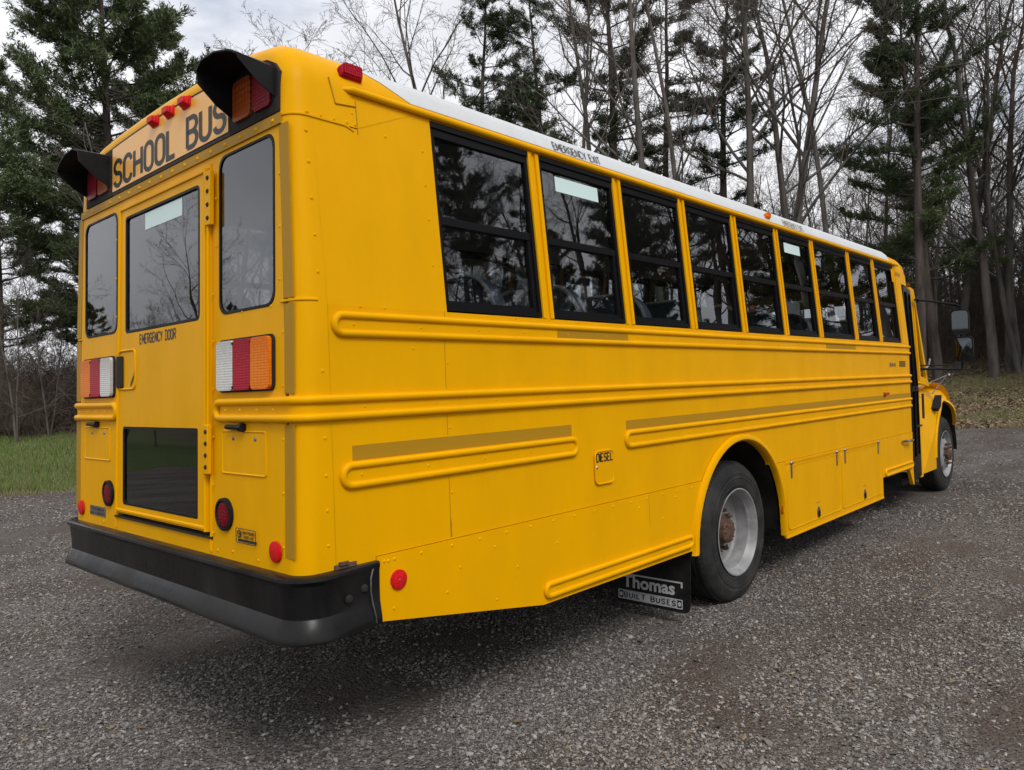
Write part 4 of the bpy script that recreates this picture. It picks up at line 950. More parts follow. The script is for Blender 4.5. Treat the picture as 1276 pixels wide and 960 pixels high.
# gravel material
def gravel_mat():
    m = mat('grey crushed gravel', (.12, .11, .10), .9, spec=.1); tcn = nd(m, 'ShaderNodeTexCoord'); o = tcn.outputs['Object']
    v1 = nd(m, 'ShaderNodeTexVoronoi', Scale=55.0); lk(m, o, v1.inputs['Vector']); v2 = nd(m, 'ShaderNodeTexVoronoi', Scale=130.0); lk(m, o, v2.inputs['Vector'])
    sep = nd(m, 'ShaderNodeSeparateColor'); lk(m, v1.outputs['Color'], sep.inputs[0])
    r1 = ramp(m, sep.outputs[0], [(0, (.065, .057, .052)), (.45, (.13, .116, .106)), (.8, (.21, .193, .18)), (1, (.32, .30, .28))])
    sep2 = nd(m, 'ShaderNodeSeparateColor'); lk(m, v2.outputs['Color'], sep2.inputs[0])
    r2 = ramp(m, sep2.outputs[0], [(0, (.07, .061, .055)), (.7, (.148, .132, .121)), (1, (.25, .23, .213))])
    mx1 = nd(m, 'ShaderNodeMix', data_type='RGBA'); lk(m, r1.outputs[0], mx1.inputs['A']); lk(m, r2.outputs[0], mx1.inputs['B']); mx1.inputs['Factor'].default_value = .5
    # dirt patches
    n = nd(m, 'ShaderNodeTexNoise', Scale=.55, Detail=7, Roughness=.62); mp_ = nd(m, 'ShaderNodeMapping'); mp_.inputs['Rotation'].default_value = (0, 0, R(12)); mp_.inputs['Scale'].default_value = (.6, 1.5, 1); lk(m, o, mp_.inputs[0]); lk(m, mp_.outputs[0], n.inputs['Vector'])
    nf = nd(m, 'ShaderNodeTexNoise', Scale=40, Detail=6, Roughness=.7); lk(m, o, nf.inputs['Vector'])
    rd = ramp(m, nf.outputs['Fac'], [(.3, (.068, .055, .047)), (.7, (.145, .120, .103))])
    rp_ = ramp(m, n.outputs['Fac'], [(.44, (0, 0, 0)), (.56, (1, 1, 1))])
    mx2 = nd(m, 'ShaderNodeMix', data_type='RGBA'); lk(m, rp_.outputs[0], mx2.inputs['Factor']); lk(m, mx1.outputs['Result'], mx2.inputs['A']); lk(m, rd.outputs[0], mx2.inputs['B'])
    lk(m, mx2.outputs['Result'], bsdf(m).inputs['Base Color'])
    b1 = nd(m, 'ShaderNodeBump', Strength=.9, Distance=.018); b1.invert = True; lk(m, v1.outputs['Distance'], b1.inputs['Height'])
    b2 = nd(m, 'ShaderNodeBump', Strength=.6, Distance=.008); b2.invert = True; lk(m, v2.outputs['Distance'], b2.inputs['Height']); lk(m, b1.outputs[0], b2.inputs['Normal'])
    b3 = nd(m, 'ShaderNodeBump', Strength=.5, Distance=.05); lk(m, n.outputs['Fac'], b3.inputs['Height']); lk(m, b2.outputs[0], b3.inputs['Normal'])
    lk(m, b3.outputs[0], bsdf(m).inputs['Normal'])
    return m
Mt['gravel'] = gravel_mat()
def ground_mat():
    m = mat('grass and leaf litter ground', (.06, .07, .03), .95, spec=.15); tcn = nd(m, 'ShaderNodeTexCoord'); o = tcn.outputs['Object']
    g = nd(m, 'ShaderNodeTexNoise', Scale=6, Detail=8, Roughness=.7); lk(m, o, g.inputs['Vector'])
    rg = ramp(m, g.outputs['Fac'], [(.3, (.05, .078, .022)), (.55, (.085, .115, .035)), (.72, (.19, .165, .09))])
    l = nd(m, 'ShaderNodeTexNoise', Scale=9, Detail=9, Roughness=.75); lk(m, o, l.inputs['Vector'])
    rl = ramp(m, l.outputs['Fac'], [(.3, (.035, .026, .018)), (.5, (.085, .062, .042)), (.7, (.17, .13, .09))])
    # grass on the near verge (azimuth side), litter elsewhere
    big = nd(m, 'ShaderNodeTexNoise', Scale=.35, Detail=5); lk(m, o, big.inputs['Vector'])
    sx = nd(m, 'ShaderNodeSeparateXYZ'); lk(m, o, sx.inputs[0])
    ma_ = nd(m, 'ShaderNodeMath', operation='MULTIPLY_ADD'); ab_ = nd(m, 'ShaderNodeMath', operation='ABSOLUTE'); lk(m, sx.outputs['X'], ab_.inputs[0]); lk(m, ab_.outputs[0], ma_.inputs[0]); ma_.inputs[1].default_value = .06; lk(m, big.outputs['Fac'], ma_.inputs[2])
    mask = ramp(m, ma_.outputs[0], [(.0, (0, 0, 0)), (1, (1, 1, 1))]); mask.color_ramp.elements[0].position = .95; mask.color_ramp.elements[1].position = 1.0
    mr = nd(m, 'ShaderNodeMapRange'); lk(m, ma_.outputs[0], mr.inputs[0]); mr.inputs[1].default_value = 1.25; mr.inputs[2].default_value = 1.75
    mxn = nd(m, 'ShaderNodeMix', data_type='RGBA'); lk(m, mr.outputs[0], mxn.inputs['Factor']); lk(m, rg.outputs[0], mxn.inputs['A']); lk(m, rl.outputs[0], mxn.inputs['B'])
    lk(m, mxn.outputs['Result'], bsdf(m).inputs['Base Color'])
    b = nd(m, 'ShaderNodeBump', Strength=1, Distance=.06); lk(m, l.outputs['Fac'], b.inputs['Height']); lk(m, b.outputs[0], bsdf(m).inputs['Normal'])
    return m
Mt['ground'] = ground_mat()
polar_sheet('ground', list(np.geomspace(2, 1500, 70)), lambda a, t: t, Mt['ground'], zoff=-.004 if False else 0)
def lot_r(a, t):
    e = redge(a)+.45*math.sin(a*.9)+.3*math.sin(a*2.3+1)+.18*math.sin(a*5.1)+.12*math.sin(a*11.7)
    return t*e
o_ = polar_sheet('gravel_lot', [.05, .2, .4, .6, .8, .9, 1.0], lot_r, Mt['gravel'], zoff=.012, naz=720)

# loose stones: real little rocks where they can be told apart
def vis_points(n, dmin, dmax, az0=4, az1=81, power=1.0):
    u = ng.random(n); d = dmin*(dmax/dmin)**(u**power); a = np.radians(ng.uniform(az0, az1, n)); return CX+d*np.cos(a), CY+d*np.sin(a), d
def vnoise(x, y, s, seed=0):
    r_ = np.random.default_rng(seed); g_ = r_.random((64, 64)); u, v = (x*s) % 64, (y*s) % 64; i, j = u.astype(int), v.astype(int); fu, fv = u-i, v-j; fu = fu*fu*(3-2*fu); fv = fv*fv*(3-2*fv)
    return (g_[i % 64, j % 64]*(1-fu)+g_[(i+1) % 64, j % 64]*fu)*(1-fv)+(g_[i % 64, (j+1) % 64]*(1-fu)+g_[(i+1) % 64, (j+1) % 64]*fu)*fv
def mesh_np(name, V, Fc, m, nper, kind='stuff', label=None, cat=None, smooth=False):
    me = bpy.data.meshes.new(name); me.vertices.add(len(V)); me.vertices.foreach_set('co', V.astype(np.float32).ravel())
    nf = len(Fc); me.loops.add(nf*nper); me.loops.foreach_set('vertex_index', Fc.astype(np.int32).ravel()); me.polygons.add(nf)
    me.polygons.foreach_set('loop_start', np.arange(nf, dtype=np.int32)*nper); me.update(calc_edges=True); me.validate()
    if smooth: me.shade_smooth()
    else: me.shade_flat()
    me.materials.append(m); o = bpy.data.objects.new(name, me); col.objects.link(o); tag(o, label, cat, None, kind); return o
ROCK = np.array([(1, 0, 0), (-1, 0, 0), (0, 1, 0), (0, -1, 0), (0, 0, 1), (0, 0, -1), (.6, .6, .55), (-.6, .6, .5), (-.6, -.6, .55), (.6, -.6, .5)], float)
RF = np.array([(0, 2, 6), (2, 4, 6), (4, 0, 6), (2, 1, 7), (1, 4, 7), (4, 2, 7), (1, 3, 8), (3, 4, 8), (4, 1, 8), (3, 0, 9), (0, 4, 9), (4, 3, 9)])
def rocks(n, dmin, dmax, s0, s1, name, label, m, power=1.0, dens=True):
    x, y, d = vis_points(n, dmin, dmax, power=power)
    if dens:
        k = vnoise(x*.8+y*.3, y*1.6-x*.2, .8, 3)*.6+vnoise(x, y, 2.3, 5)*.4; keep = (k+ng.normal(0, .09, n)) > .44; x, y, d = x[keep], y[keep], d[keep]
    n = len(x); s = s0*(s1/s0)**(ng.random(n)**2.2); P = ROCK[None]*(1+ng.normal(0, .22, (n, 10, 1))); P = P*np.stack([ng.uniform(.7, 1.3, n), ng.uniform(.6, 1.0, n), ng.uniform(.4, .75, n)], 1)[:, None, :]
    t = ng.uniform(0, 6.28, n); c, s_ = np.cos(t), np.sin(t); tl = ng.normal(0, .35, n)
    X, Y, Z = P[..., 0], P[..., 1], P[..., 2]; Z2 = Z*np.cos(tl)[:, None]+X*np.sin(tl)[:, None]; X2 = X*np.cos(tl)[:, None]-Z*np.sin(tl)[:, None]
    Q = np.stack([X2*c[:, None]-Y*s_[:, None], X2*s_[:, None]+Y*c[:, None], Z2], -1)*s[:, None, None]
    Q += np.stack([x, y, .012+s*.18], 1)[:, None, :]
    F_ = (RF[None]+(np.arange(n)*10)[:, None, None]).reshape(-1, 3)
    return mesh_np(name, Q.reshape(-1, 3), F_, m, 3, 'stuff', label, 'gravel')
def stone_mat():
    m = mat('loose grey stones', (.15, .15, .15), .85, spec=.3); g = nd(m, 'ShaderNodeNewGeometry')
    r = ramp(m, g.outputs['Random Per Island'], [(0, (.06, .055, .051)), (.3, (.12, .110, .102)), (.6, (.19, .176, .166)), (.85, (.27, .254, .24)), (.94, (.37, .35, .33)), (.97, (.17, .125, .09)), (1, (.36, .32, .27))]); lk(m, r.outputs[0], bsdf(m).inputs['Base Color']); return m
Mt['stone'] = stone_mat()
rocks(380000, 2.0, 10, .0035, .0125, 'loose_gravel', 'small loose grey stones scattered over the gravel lot', Mt['stone'], power=.75)
rocks(110000, 9, 24, .007, .02, 'far_gravel', 'loose grey stones on the far part of the lot', Mt['stone'], power=.9)
rocks(3500, 2.4, 14, .009, .021, 'large_stones', 'larger pale stones lying here and there on the gravel lot', Mt['stone'], dens=False)
# a few pale pebbles and dead leaves
x, y, d = vis_points(120, 3.2, 14); n = len(x)
def leafbits(name, x, y, z, s0, s1, m, label, cat, flat=.25):
    n = len(x); s = ng.uniform(s0, s1, n); t = ng.uniform(0, 6.28, n); b = ng.normal(0, flat, (n, 4)); base = np.array([(-1, 0), (0, -.45), (1.1, 0), (0, .5)])
    P = np.zeros((n, 4, 3)); c, sn = np.cos(t), np.sin(t)
    for k in range(4): P[:, k, 0] = (base[k, 0]*c-base[k, 1]*sn)*s+x; P[:, k, 1] = (base[k, 0]*sn+base[k, 1]*c)*s+y; P[:, k, 2] = z+s*np.abs(b[:, k])+.006
    F_ = np.arange(n*4).reshape(n, 4); tri = np.concatenate([F_[:, [0, 1, 2]], F_[:, [0, 2, 3]]]); return mesh_np(name, P.reshape(-1, 3), tri, m, 3, 'stuff', label, cat)
def litter_mat(name, stops, tl=0):
    m = mat(name, stops[0], .8, spec=.2); g = nd(m, 'ShaderNodeNewGeometry'); r = ramp(m, g.outputs['Random Per Island'], [(i/(len(stops)-1), s) for i, s in enumerate(stops)]); lk(m, r.outputs[0], bsdf(m).inputs['Base Color']); return m
Mt['leaf'] = litter_mat('dead leaves', [(.12, .08, .045), (.19, .135, .08), (.29, .22, .145), (.16, .115, .07), (.34, .28, .20)])
leafbits('fallen_leaves', x, y, np.full(n, .014), .010, .028, Mt['leaf'], 'small dry brown leaves lying about the gravel lot', 'leaves', .3)

# grass verge on the left and leafy bank on the right
def blades(name, n, az0, az1, d0, d1, h0, h1, m, label, w=.012, cond=None):
    a = ng.uniform(az0, az1, n); dd = ng.uniform(d0, d1, n); r_ = redge(a)+dd; a_ = np.radians(a); x = CX+r_*np.cos(a_); y = CY+r_*np.sin(a_)
    k = vnoise(x, y, .9, 8)*.6+vnoise(x, y, 3.1, 9)*.4; keep = k+ng.normal(0, .15, n) > (.36 if cond is None else cond); x, y = x[keep], y[keep]; n = len(x); z = gz(x, y)
    h = ng.uniform(h0, h1, n)*(.5+vnoise(x, y, .9, 8)); t = ng.uniform(0, 6.28, n); lean_ = ng.uniform(.05, .6, n)*h; ld = ng.uniform(0, 6.28, n)
    P = np.zeros((n, 3, 3)); P[:, 0] = np.stack([x+w*np.cos(t), y+w*np.sin(t), z-.01], 1); P[:, 1] = np.stack([x-w*np.cos(t), y-w*np.sin(t), z-.01], 1); P[:, 2] = np.stack([x+lean_*np.cos(ld), y+lean_*np.sin(ld), z+h], 1)
    return mesh_np(name, P.reshape(-1, 3), np.arange(n*3).reshape(n, 3), m, 3, 'stuff', label, 'grass')
Mt['grass'] = litter_mat('spring grass blades', [(.085, .15, .025), (.11, .18, .035), (.14, .20, .05), (.09, .13, .035), (.30, .25, .15), (.10, .17, .03)])
Mt['drygrass'] = litter_mat('dry grass blades', [(.24, .20, .12), (.13, .14, .055), (.32, .26, .16), (.09, .12, .04)])
blades('grass', 90000, 69, 80, -.3, 15, .05, .16, Mt['grass'], 'green spring grass growing along the left edge of the lot')
blades('dry_grass', 26000, 69, 80, -.8, 5, .02, .11, Mt['drygrass'], 'dry straw coloured grass at the gravel edge')
blades('bank_grass', 110000, 5, 20, -.3, 16, .03, .12, Mt['drygrass'], 'thin grass on the leafy bank', cond=.5)
blades('green_bank_grass', 30000, 5, 20, -.3, 12, .03, .10, Mt['grass'], 'thin green grass at the foot of the leafy bank', cond=.55)
n = 60000; a = ng.uniform(5, 22, n); r_ = redge(a)+ng.uniform(-.2, 26, n)*ng.random(n)**.5; x = CX+r_*np.cos(np.radians(a)); y = CY+r_*np.sin(np.radians(a))
leafbits('leaf_litter', x, y, gz(x, y), .03, .075, Mt['leaf'], 'brown leaf litter covering the bank in front of the woods', 'leaves', .5)

# ------------------------------------------------------------------ trees
def bark(name, c0, c1):
    m = mat(name, c0, .95, spec=.1); return noise_var(m, c0, c1, 3, 6, .35, .65, bump=.7, bscale=14, stretch=(1, 1, .22))
Mt['barkgrey'] = bark('grey bark', (.075, .067, .060), (.165, .15, .138)); Mt['barkdark'] = bark('dark pine bark', (.045, .038, .034), (.11, .092, .08)); Mt['barkpale'] = bark('pale bark', (.13, .12, .11), (.26, .245, .23))
Mt['twig'] = noise_var(mat('twigs', (.06, .05, .042), .9, spec=.1), (.075, .062, .053), (.15, .127, .11), .6)
def needles_mat(name, c):
    m = mat(name, c[0], .7, spec=.25); g = nd(m, 'ShaderNodeNewGeometry'); r = ramp(m, g.outputs['Random Per Island'], [(i/(len(c)-1), s) for i, s in enumerate(c)]); lk(m, r.outputs[0], bsdf(m).inputs['Base Color'])
    bsdf(m).inputs['Subsurface Weight'].default_value = 0; return m
Mt['needles'] = needles_mat('white pine needles', [(.055, .080, .032), (.080, .115, .045), (.105, .140, .058), (.068, .098, .042), (.13, .155, .075)])
Mt['needlesbacklit'] = needles_mat('backlit pine needles', [(.030, .048, .022), (.045, .068, .030), (.062, .086, .040), (.038, .056, .027)])  # backlit shade put into the colour: darker greens for crowns against the sky
class TB:   # fast tube collector
    def __init__(s): s.V = []; s.Fq = []; s.n = 0
    def seg(s, pts, rs, k):
        P = np.array(pts); n = len(P); T = np.gradient(P, axis=0); T /= np.linalg.norm(T, axis=1)[:, None]+1e-9
        ref = np.array([0, 0, 1.]) if abs(T[0, 2]) < .8 else np.array([1., 0, 0]); U = np.cross(T, ref); U /= np.linalg.norm(U, axis=1)[:, None]+1e-9; Wv = np.cross(T, U)
        an = np.arange(k)*2*np.pi/k; rr = np.array(rs)[:, None, None]
        ring = P[:, None, :]+rr*(U[:, None, :]*np.cos(an)[None, :, None]+Wv[:, None, :]*np.sin(an)[None, :, None])
        s.V.append(ring.reshape(-1, 3)); i = np.arange(n-1)[:, None]*k; j = np.arange(k)[None]; j2 = (j+1) % k
        s.Fq.append((np.stack([i+j, i+j2, i+k+j2, i+k+j], -1).reshape(-1, 4))+s.n); s.n += n*k
    def mesh(s, name, m):
        V = np.concatenate(s.V); Fc = np.concatenate(s.Fq); me = bpy.data.meshes.new(name); me.vertices.add(len(V)); me.vertices.foreach_set('co', V.astype(np.float32).ravel())
        me.loops.add(len(Fc)*4); me.loops.foreach_set('vertex_index', Fc.astype(np.int32).ravel()); me.polygons.add(len(Fc)); me.polygons.foreach_set('loop_start', np.arange(len(Fc), dtype=np.int32)*4)
        me.update(calc_edges=True); me.shade_smooth(); me.materials.append(m); return me
def path(p, d, L, n, wob, up, rg):
    pts = [np.array(p, float)]; d = np.array(d, float)
    for i in range(n):
        d = d+rg.normal(0, wob, 3)+np.array([0, 0, up]); d /= np.linalg.norm(d); pts.append(pts[-1]+d*L/n)
    return pts
def branch_dir(t, ang, rg):
    a = rg.uniform(0, 6.28); o = np.array([math.cos(a), math.sin(a), rg.normal(0, .2)]); o -= t*np.dot(o, t); o /= np.linalg.norm(o)+1e-9; return t*math.cos(ang)+o*math.sin(ang)
def bare_tree(seed, H, r0, first=.35, forks=1, spread=.75, dens=1.0, twigs=3):
    rg = np.random.default_rng(seed); wood = TB(); tw = TB()
    def grow(p, d, L, r, lev, upb):
        n = (10, 7, 5, 4, 3)[lev]; pts = path(p, d, L, n, (.045, .12, .16, .2, .22)[lev], upb, rg)
        rs = [max(.006, r*(1-i/n*(.8 if lev == 0 else .85))) for i in range(n+1)]
        (wood if lev < 2 else tw).seg(pts, rs, (9, 6, 4, 3, 3)[lev])
        if lev >= 4 or (lev == 3 and twigs < 1): return
        cnt = int((16, 9, 7, twigs)[lev]*dens*(.8+.4*rg.random())); f0 = first if lev == 0 else .2
        for c in range(cnt):
            f = f0+(1-f0)*(c+rg.random())/cnt*.98; i = min(int(f*n), n-1); q_ = pts[i]+(pts[i+1]-pts[i])*(f*n-i); t = pts[i+1]-pts[i]; t /= np.linalg.norm(t)
            ang = rg.uniform(.45, spread+.25) if lev == 0 else rg.uniform(.4, 1.0)
            l2 = L*(.48-.28*f)*rg.uniform(.75, 1.25) if lev == 0 else L*rg.uniform(.3, .5)*(1.15-.5*f)
            grow(q_, branch_dir(t, ang, rg), l2, rs[i]*(.45 if lev == 0 else .5), lev+1, (.05, .06, .03, .02)[lev])
    for k in range(forks):
        d = np.array([rg.normal(0, .05), rg.normal(0, .05), 1.]) if forks == 1 else np.array([math.cos(k*6.28/forks+rg.random())*.16, math.sin(k*6.28/forks+rg.random())*.16, 1.])
        d /= np.linalg.norm(d); grow((0, 0, -.3), d, H*(1 if k == 0 else rg.uniform(.8, .97)), r0*(1 if k == 0 else .8), 0, .02 if forks == 1 else .01)
    return wood, tw
def pine_tree(seed, H, r0, first=.3, nl=60, Lmax=4.2, clumps=1.0, ragged=.3, needle=.16):
    rg = np.random.default_rng(seed); wood = TB(); tr = path((0, 0, -.3), (rg.normal(0, .03), rg.normal(0, .03), 1), H, 12, .02, .02, rg); rs = [max(.02, r0*(1-i/12*.92)) for i in range(13)]; wood.seg(tr, rs, 10)
    C_ = []; D_ = []
    for c in range(nl):
        f = first+(1-first)*((c+rg.random())/nl); i = min(int(f*12), 11); q_ = tr[i]+(tr[i+1]-tr[i])*(f*12-i)
        g = (f-first)/(1-first); L = Lmax*(1-g)**.75*rg.uniform(1-ragged*1.6, 1.15)*(1 if g > .12 else .7)+.5
        a = rg.uniform(0, 6.28); el = -.05+.55*g+rg.normal(0, .1); d = np.array([math.cos(a)*math.cos(el), math.sin(a)*math.cos(el), math.sin(el)])
        pts = path(q_, d, L, 6, .10, .05, rg); wood.seg(pts, [max(.008, r0*.22*(1-g*.6)*(1-k/6*.85)) for k in range(7)], 4)
        ns = int((6+L*4.5)*clumps)
        for s in range(ns):
            ff = .28+.72*(s+rg.random())/ns; i2 = min(int(ff*6), 5); b = pts[i2]+(pts[i2+1]-pts[i2])*(ff*6-i2); t = pts[i2+1]-pts[i2]; t /= np.linalg.norm(t)
            side = np.cross(t, [0, 0, 1]); side /= np.linalg.norm(side)+1e-9; sg = 1 if rg.random() < .5 else -1
            d2 = t*.6+side*sg*rg.uniform(.3, 1)+np.array([0, 0, rg.uniform(-.05, .35)]); d2 /= np.linalg.norm(d2); l2 = rg.uniform(.35, .95)*(.5+L/Lmax*.6)*(1.15-ff*.5)
            sp = path(b, d2, l2, 3, .15, .06, rg); wood.seg(sp, [.012, .009, .006, .004], 3)
            for u in (.35, .6, .8, 1.0):
                k3 = min(int(u*3), 2); pp = sp[k3]+(sp[k3+1]-sp[k3])*(u*3-k3); C_.append(pp+rg.normal(0, .05, 3)); D_.append(d2)
    C_ = np.array(C_); D_ = np.array(D_); nn = 15; n = len(C_); dirs = D_[:, None, :]*.55+rg.normal(0, .62, (n, nn, 3))+np.array([0, 0, .22]); dirs /= np.linalg.norm(dirs, axis=2)[..., None]
    L_ = rg.uniform(.6, 1.25, (n, nn, 1))*needle; base = C_[:, None, :]+rg.normal(0, .045, (n, nn, 3)); tip = base+dirs*L_
    sd_ = np.cross(dirs, rg.normal(0, 1, (n, nn, 3))); sd_ /= np.linalg.norm(sd_, axis=2)[..., None]; w = .011+.006*rg.random((n, nn, 1))
    V = np.stack([base-sd_*w*.4, base+sd_*w*.4, base+dirs*L_*.55+sd_*w, tip, base+dirs*L_*.55-sd_*w], 2).reshape(-1, 3)
    return wood, V
def needles_mesh(name, V, m):
    n = len(V)//5; b = np.arange(n)[:, None]*5; F_ = np.concatenate([b+np.array([0, 1, 2]), b+np.array([0, 2, 4]), b+np.array([4, 2, 3])], 1).reshape(-1, 3)
    me = bpy.data.meshes.new(name); me.vertices.add(len(V)); me.vertices.foreach_set('co', V.astype(np.float32).ravel()); me.loops.add(len(F_)*3); me.loops.foreach_set('vertex_index', F_.astype(np.int32).ravel()); me.polygons.add(len(F_)); me.polygons.foreach_set('loop_start', np.arange(len(F_), dtype=np.int32)*3); me.update(calc_edges=True); me.materials.append(m); return me
PROTO = {}
def proto_bare(key, bk='barkgrey', **k):
    w, t = bare_tree(**k); PROTO[key] = ('bare_tree', [('trunk', w.mesh('trunk', Mt[bk])), ('crown', t.mesh('crown', Mt['twig']))])
def proto_pine(key, nm='needles', **k):
    w, V = pine_tree(**k); PROTO[key] = ('pine_tree', [('trunk', w.mesh('trunk', Mt['barkdark'])), ('crown', needles_mesh('crown', V, Mt[nm]))])
proto_bare('a', seed=1, H=20, r0=.20, first=.40); proto_bare('b', seed=2, H=17, r0=.16, first=.25, spread=.7, twigs=4); proto_bare('c', seed=3, H=21, r0=.17, first=.3, forks=2, dens=.85, spread=.6, twigs=4)
proto_bare('d', seed=4, H=14, r0=.12, first=.2, forks=3, dens=.75, spread=.8); proto_bare('e', seed=5, H=22, r0=.15, first=.55, spread=.6, bk='barkpale'); proto_bare('g', seed=8, H=12, r0=.075, first=.15, forks=2, dens=.9)
proto_bare('s', seed=9, H=6, r0=.035, first=.08, forks=3, dens=.75, spread=.9)
proto_pine('P', seed=21, H=17, r0=.24, first=.22, nl=125, Lmax=4.7, clumps=1.5, ragged=.25)
proto_pine('Q', seed=22, H=17, r0=.22, first=.24, nl=75, Lmax=4.4, clumps=1.25, ragged=.4)
proto_pine('T', 'needlesbacklit', seed=23, H=22, r0=.27, first=.36, nl=50, Lmax=4.2, clumps=1.2, ragged=.5)
proto_pine('U', 'needlesbacklit', seed=24, H=23, r0=.24, first=.45, nl=40, Lmax=3.4, clumps=.9, ragged=.55)
def plant(key, px, dist, label=None, group=None, sc=1.0, rot=0, off=None, cat=None, szf=1.0):
    kind, parts = PROTO[key]
    if off is None:
        a = YAW-math.atan((px-638)/F); x, y = CX+dist*math.cos(a), CY+dist*math.sin(a)
    else: x, y = off
    r_ = empty(kind, (x, y, float(gz(x, y))-.05), label, cat or ('pine tree' if kind == 'pine_tree' else 'bare tree'), group)
    r_.rotation_euler = (0, 0, rot); r_.scale = (sc*szf, sc*szf, sc)
    for nm, me in parts:
        c = bpy.data.objects.new(nm, me); col.objects.link(c); c.parent = r_
    return r_
# near left pines
plant('P', 165, 27, 'tallest and densest green pine on the left, its top rising behind the school bus sign', sc=1.04, rot=.4)
plant('Q', 100, 33, 'green pine with a dark trunk behind the left edge of the bus', sc=.66, rot=2.6)
plant('Q', 238, 33, 'green pine just behind the tallest one, nearest the rear roof corner', sc=.95, rot=5.2)
plant('Q', 2, 30, 'ragged green pine at the left edge of the photo with open drooping limbs', sc=.74, rot=4.1)
plant('d', 215, 23.5, 'small bare many stemmed tree in front of the dense left pine', sc=.70, rot=.5); plant('g', 20, 26, 'thin bare sapling at the left margin above the brush', sc=.5, rot=1)
plant('g', 60, 27.5, 'thin forked bare sapling rising from the brush beside the bus', sc=.5, rot=3)
# trees behind the bus, left to right
plant('b', 285, 36, 'fine twigged bare tree rising behind the rear corner of the bus roof', sc=.92, rot=.3); plant('a', 345, 42, 'bare tree with arching twigs above the red roof side lamp', sc=.84, rot=1.8)
plant('d', 385, 38, 'many stemmed bare tree above the white front end of the yellow rear cap', sc=1.0, rot=2.2); plant('c', 430, 44, 'forked bare tree just left of the first dark pine', sc=.84, rot=.9); plant('b', 475, 40, 'bare tree standing against pale sky left of the dark pines', sc=1.02, rot=4)
plant('a', 560, 36, 'grey bare trunk leaning left of the first dark pine', sc=1.05, rot=3.0)
for k, (px, d_, key, s_, lb) in enumerate(((608, 36, 'T', .95, 'first dark pine from the left behind the bus roof, with a straight brown trunk'), (700, 38, 'U', 1.0, 'slim dark pine behind the roof above the second side window'), (775, 34, 'T', 1.08, 'dark pine with heavy boughs above the third side window'), (830, 40, 'U', 1.05, 'dark pine crowded between grey trunks above the fourth side window'), (668, 45, 'P', 1.1, 'farther bushy pine filling the gap right of the first dark pine'), (905, 38, 'T', 1.0, 'dark pine above the fifth side window with high thin boughs'), (1150, 31, 'T', .98, 'big dark pine with a thick trunk rising beside the front of the bus'))):
    plant(key, px, d_, lb, sc=s_, rot=k*1.3+.4, szf=.72 if px > 1100 else 1.0)
for k, (px, d_, key, s_, lb) in enumerate(((733, 30, 'c', 1.0, 'thick grey forked trunk in front of the slim dark pine'), (853, 29, 'c', 1.05, 'tall grey forked bare tree with a thick trunk above the fourth side window'), (938, 32, 'a', 1.05, 'straight bare tree above the fifth side window'), (965, 31, 'b', 1.25, 'leaning bare tree beside the amber roof lamp'), (1002, 33, 'a', 1.0, 'curved bare tree to the right of the amber roof lamp'), (1047, 34, 'e', 1.0, 'slim pale barked tree standing alone against the sky right of the roof'), (1192, 37, 'b', 1.1, 'slender bare tree near the mirror on the right'), (1240, 35, 'a', .95, 'tall dark bare tree near the right edge of the photo'), (1272, 36, 'd', 1.25, 'bare forked tree at the right edge of the photo'))):
    plant(key, px, d_, lb, sc=s_, rot=k*2.1+.2)
G1 = 'bare trees in the depth of the woods'; L1 = 'slim bare tree in the depth of the woods behind the bus'
keys = 'abceag'
for k in range(40):
    px = 500+k*15.5+rnd.uniform(-8, 8); plant(keys[k % 6], px, rnd.uniform(44, 66), L1, G1, sc=rnd.uniform(.55, .8)*(1.3 if keys[k % 6] == 'g' else 1), rot=rnd.uniform(0, 6.28))
for k in range(14): plant(keys[k % 6], 250+k*18+rnd.uniform(-8, 8), rnd.uniform(46, 62), 'slim bare tree far behind the rear of the bus', 'bare trees far behind the rear of the bus', sc=rnd.uniform(.6, .75), rot=rnd.uniform(0, 6.28))
for k in range(30): plant(keys[k % 6], 1105+k*6.5+rnd.uniform(-8, 8), rnd.uniform(37, 62), 'thin bare tree in the dark woods to the right of the bus', 'bare trees in the dark woods to the right', sc=rnd.uniform(.42, .7), rot=rnd.uniform(0, 6.28))
for k in range(3): plant('P', 1110+k*62, 64+rnd.uniform(-4, 8), 'dark pine far back in the woods to the right', 'dark pines far back in the woods', sc=rnd.uniform(.34, .42), rot=rnd.uniform(0, 6.28))
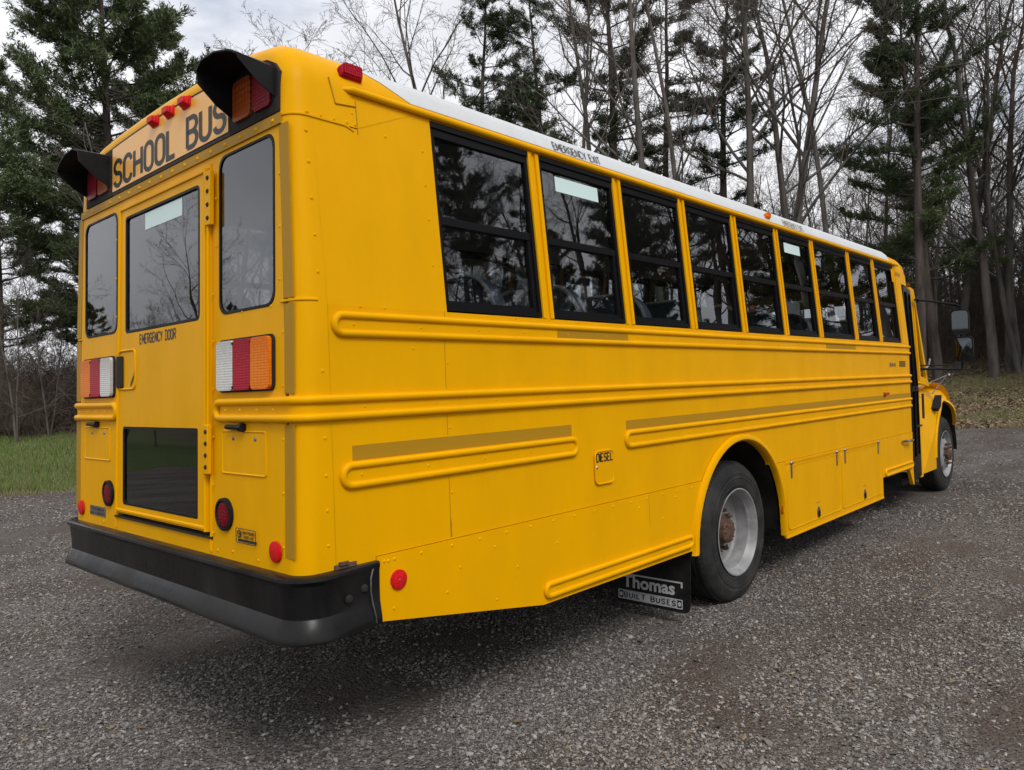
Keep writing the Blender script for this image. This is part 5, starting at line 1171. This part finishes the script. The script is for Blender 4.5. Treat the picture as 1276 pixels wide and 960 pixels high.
# undergrowth
for k in range(5): plant('P', 0, 0, 'tree beyond the lot behind the camera, mirrored in the rear windows', 'trees beyond the lot behind the bus', sc=.7, rot=k*1.3, cat='tree', off=(CX+50*math.cos(R(186+k*6)), CY+50*math.sin(R(186+k*6))))
def thicket(name, px0, px1, d0, d1, n, label, hmax, seed, m):
    rg = np.random.default_rng(seed); tb = TB()
    for k in range(n):
        px = rg.uniform(px0, px1); d_ = rg.uniform(d0, d1); a = YAW-math.atan((px-638)/F); x, y = CX+d_*math.cos(a), CY+d_*math.sin(a); z = float(gz(x, y)); h = hmax*rg.uniform(.45, 1)
        dr = np.array([rg.normal(0, .45), rg.normal(0, .45), 1.]); pts = path((x, y, z-.1), dr/np.linalg.norm(dr), h, 6, .16, -.07, rg); r_ = rg.uniform(.006, .014); tb.seg(pts, [r_*(1-i/7) for i in range(7)], 3)
        for b in range(7):
            i = rg.integers(1, 6); t = pts[i+1 if i < 6 else 6]-pts[i]; t /= np.linalg.norm(t)+1e-9; p2 = path(pts[i], branch_dir(t, rg.uniform(.4, 1.1), rg), h*rg.uniform(.2, .45), 4, .2, -.03, rg); tb.seg(p2, [r_*.5*(1-j/5) for j in range(5)], 3)
    me = tb.mesh(name, m); o = bpy.data.objects.new(name, me); col.objects.link(o); tag(o, label, 'undergrowth', None, 'stuff'); return o
Mt['brush'] = noise_var(mat('brown brush stems', (.09, .07, .055), .9, spec=.1), (.085, .065, .053), (.23, .185, .15), .8)
thicket('brush', -60, 150, 27.5, 36, 2600, 'tangled leafless brown brush behind the grass on the left', 3.2, 5, Mt['brush'])
thicket('woodland_undergrowth', 1090, 1330, 39, 60, 3000, 'leafless undergrowth between the trunks of the right hand woods', 4.2, 6, Mt['brush'])
for k in range(26): plant('s', 1100+k*8.5+rnd.uniform(-5, 5), rnd.uniform(38, 50), 'bushy leafless sapling at the edge of the right hand woods', 'leafless saplings at the edge of the woods', sc=rnd.uniform(.7, 1.15), rot=rnd.uniform(0, 6), cat='sapling')
for k in range(10): plant('s', -20+k*13, rnd.uniform(28, 34), 'bushy leafless sapling in the brush at the left', 'leafless saplings in the left brush', sc=rnd.uniform(.45, .65), rot=rnd.uniform(0, 6), cat='sapling')
for k in range(22):
    a = R(-44+k*2.2+rnd.uniform(-.8, .8)); d_ = rnd.uniform(30, 46); key = 'PaTcUQbe'[k % 8]
    plant(key, 0, 0, 'tree beyond the front of the bus outside the right edge, mirrored in its side windows', 'trees beyond the front of the bus', sc=rnd.uniform(.75, 1.0), rot=rnd.uniform(0, 6.28), off=(CX+d_*math.cos(a), CY+d_*math.sin(a)), cat='tree')
for k in range(9):
    a = R(96+k*2.5+rnd.uniform(-.6, .6)); d_ = rnd.uniform(30, 36); plant('dbcQ'[k % 4], 0, 0, 'tree left of the lot, outside the frame, mirrored in the emergency door window', 'trees beyond the left side of the lot', sc=rnd.uniform(.34, .46), rot=rnd.uniform(0, 6.28), cat='tree', off=(CX+d_*math.cos(a), CY+d_*math.sin(a)))
# trees on the near side of the lot: the bus windows mirror them
for k in range(16):
    a = R(-62+k*5.2+rnd.uniform(-1.5, 1.5)); d_ = rnd.uniform(24, 34); key = 'cabTdaQcb'[k % 9]
    plant(key, 0, 0, 'tree across the lot, mirrored in the side windows of the bus', 'trees across the lot beside the bus', sc=rnd.uniform(.75, 1.0), rot=rnd.uniform(0, 6.28), off=(CX+8+d_*math.cos(a), CY+d_*math.sin(a)), cat='tree')
for k in range(24):
    a = R(116+k*5.6+rnd.uniform(-2, 2)); d_ = rnd.uniform(44, 56); plant('dbcQ'[k % 4], 0, 0, 'tree beyond the lot behind the camera, mirrored in the rear windows', 'trees beyond the lot behind the bus', sc=rnd.uniform(.5, .72), rot=rnd.uniform(0, 6.28), cat='tree', off=(CX+d_*math.cos(a), CY+d_*math.sin(a)))
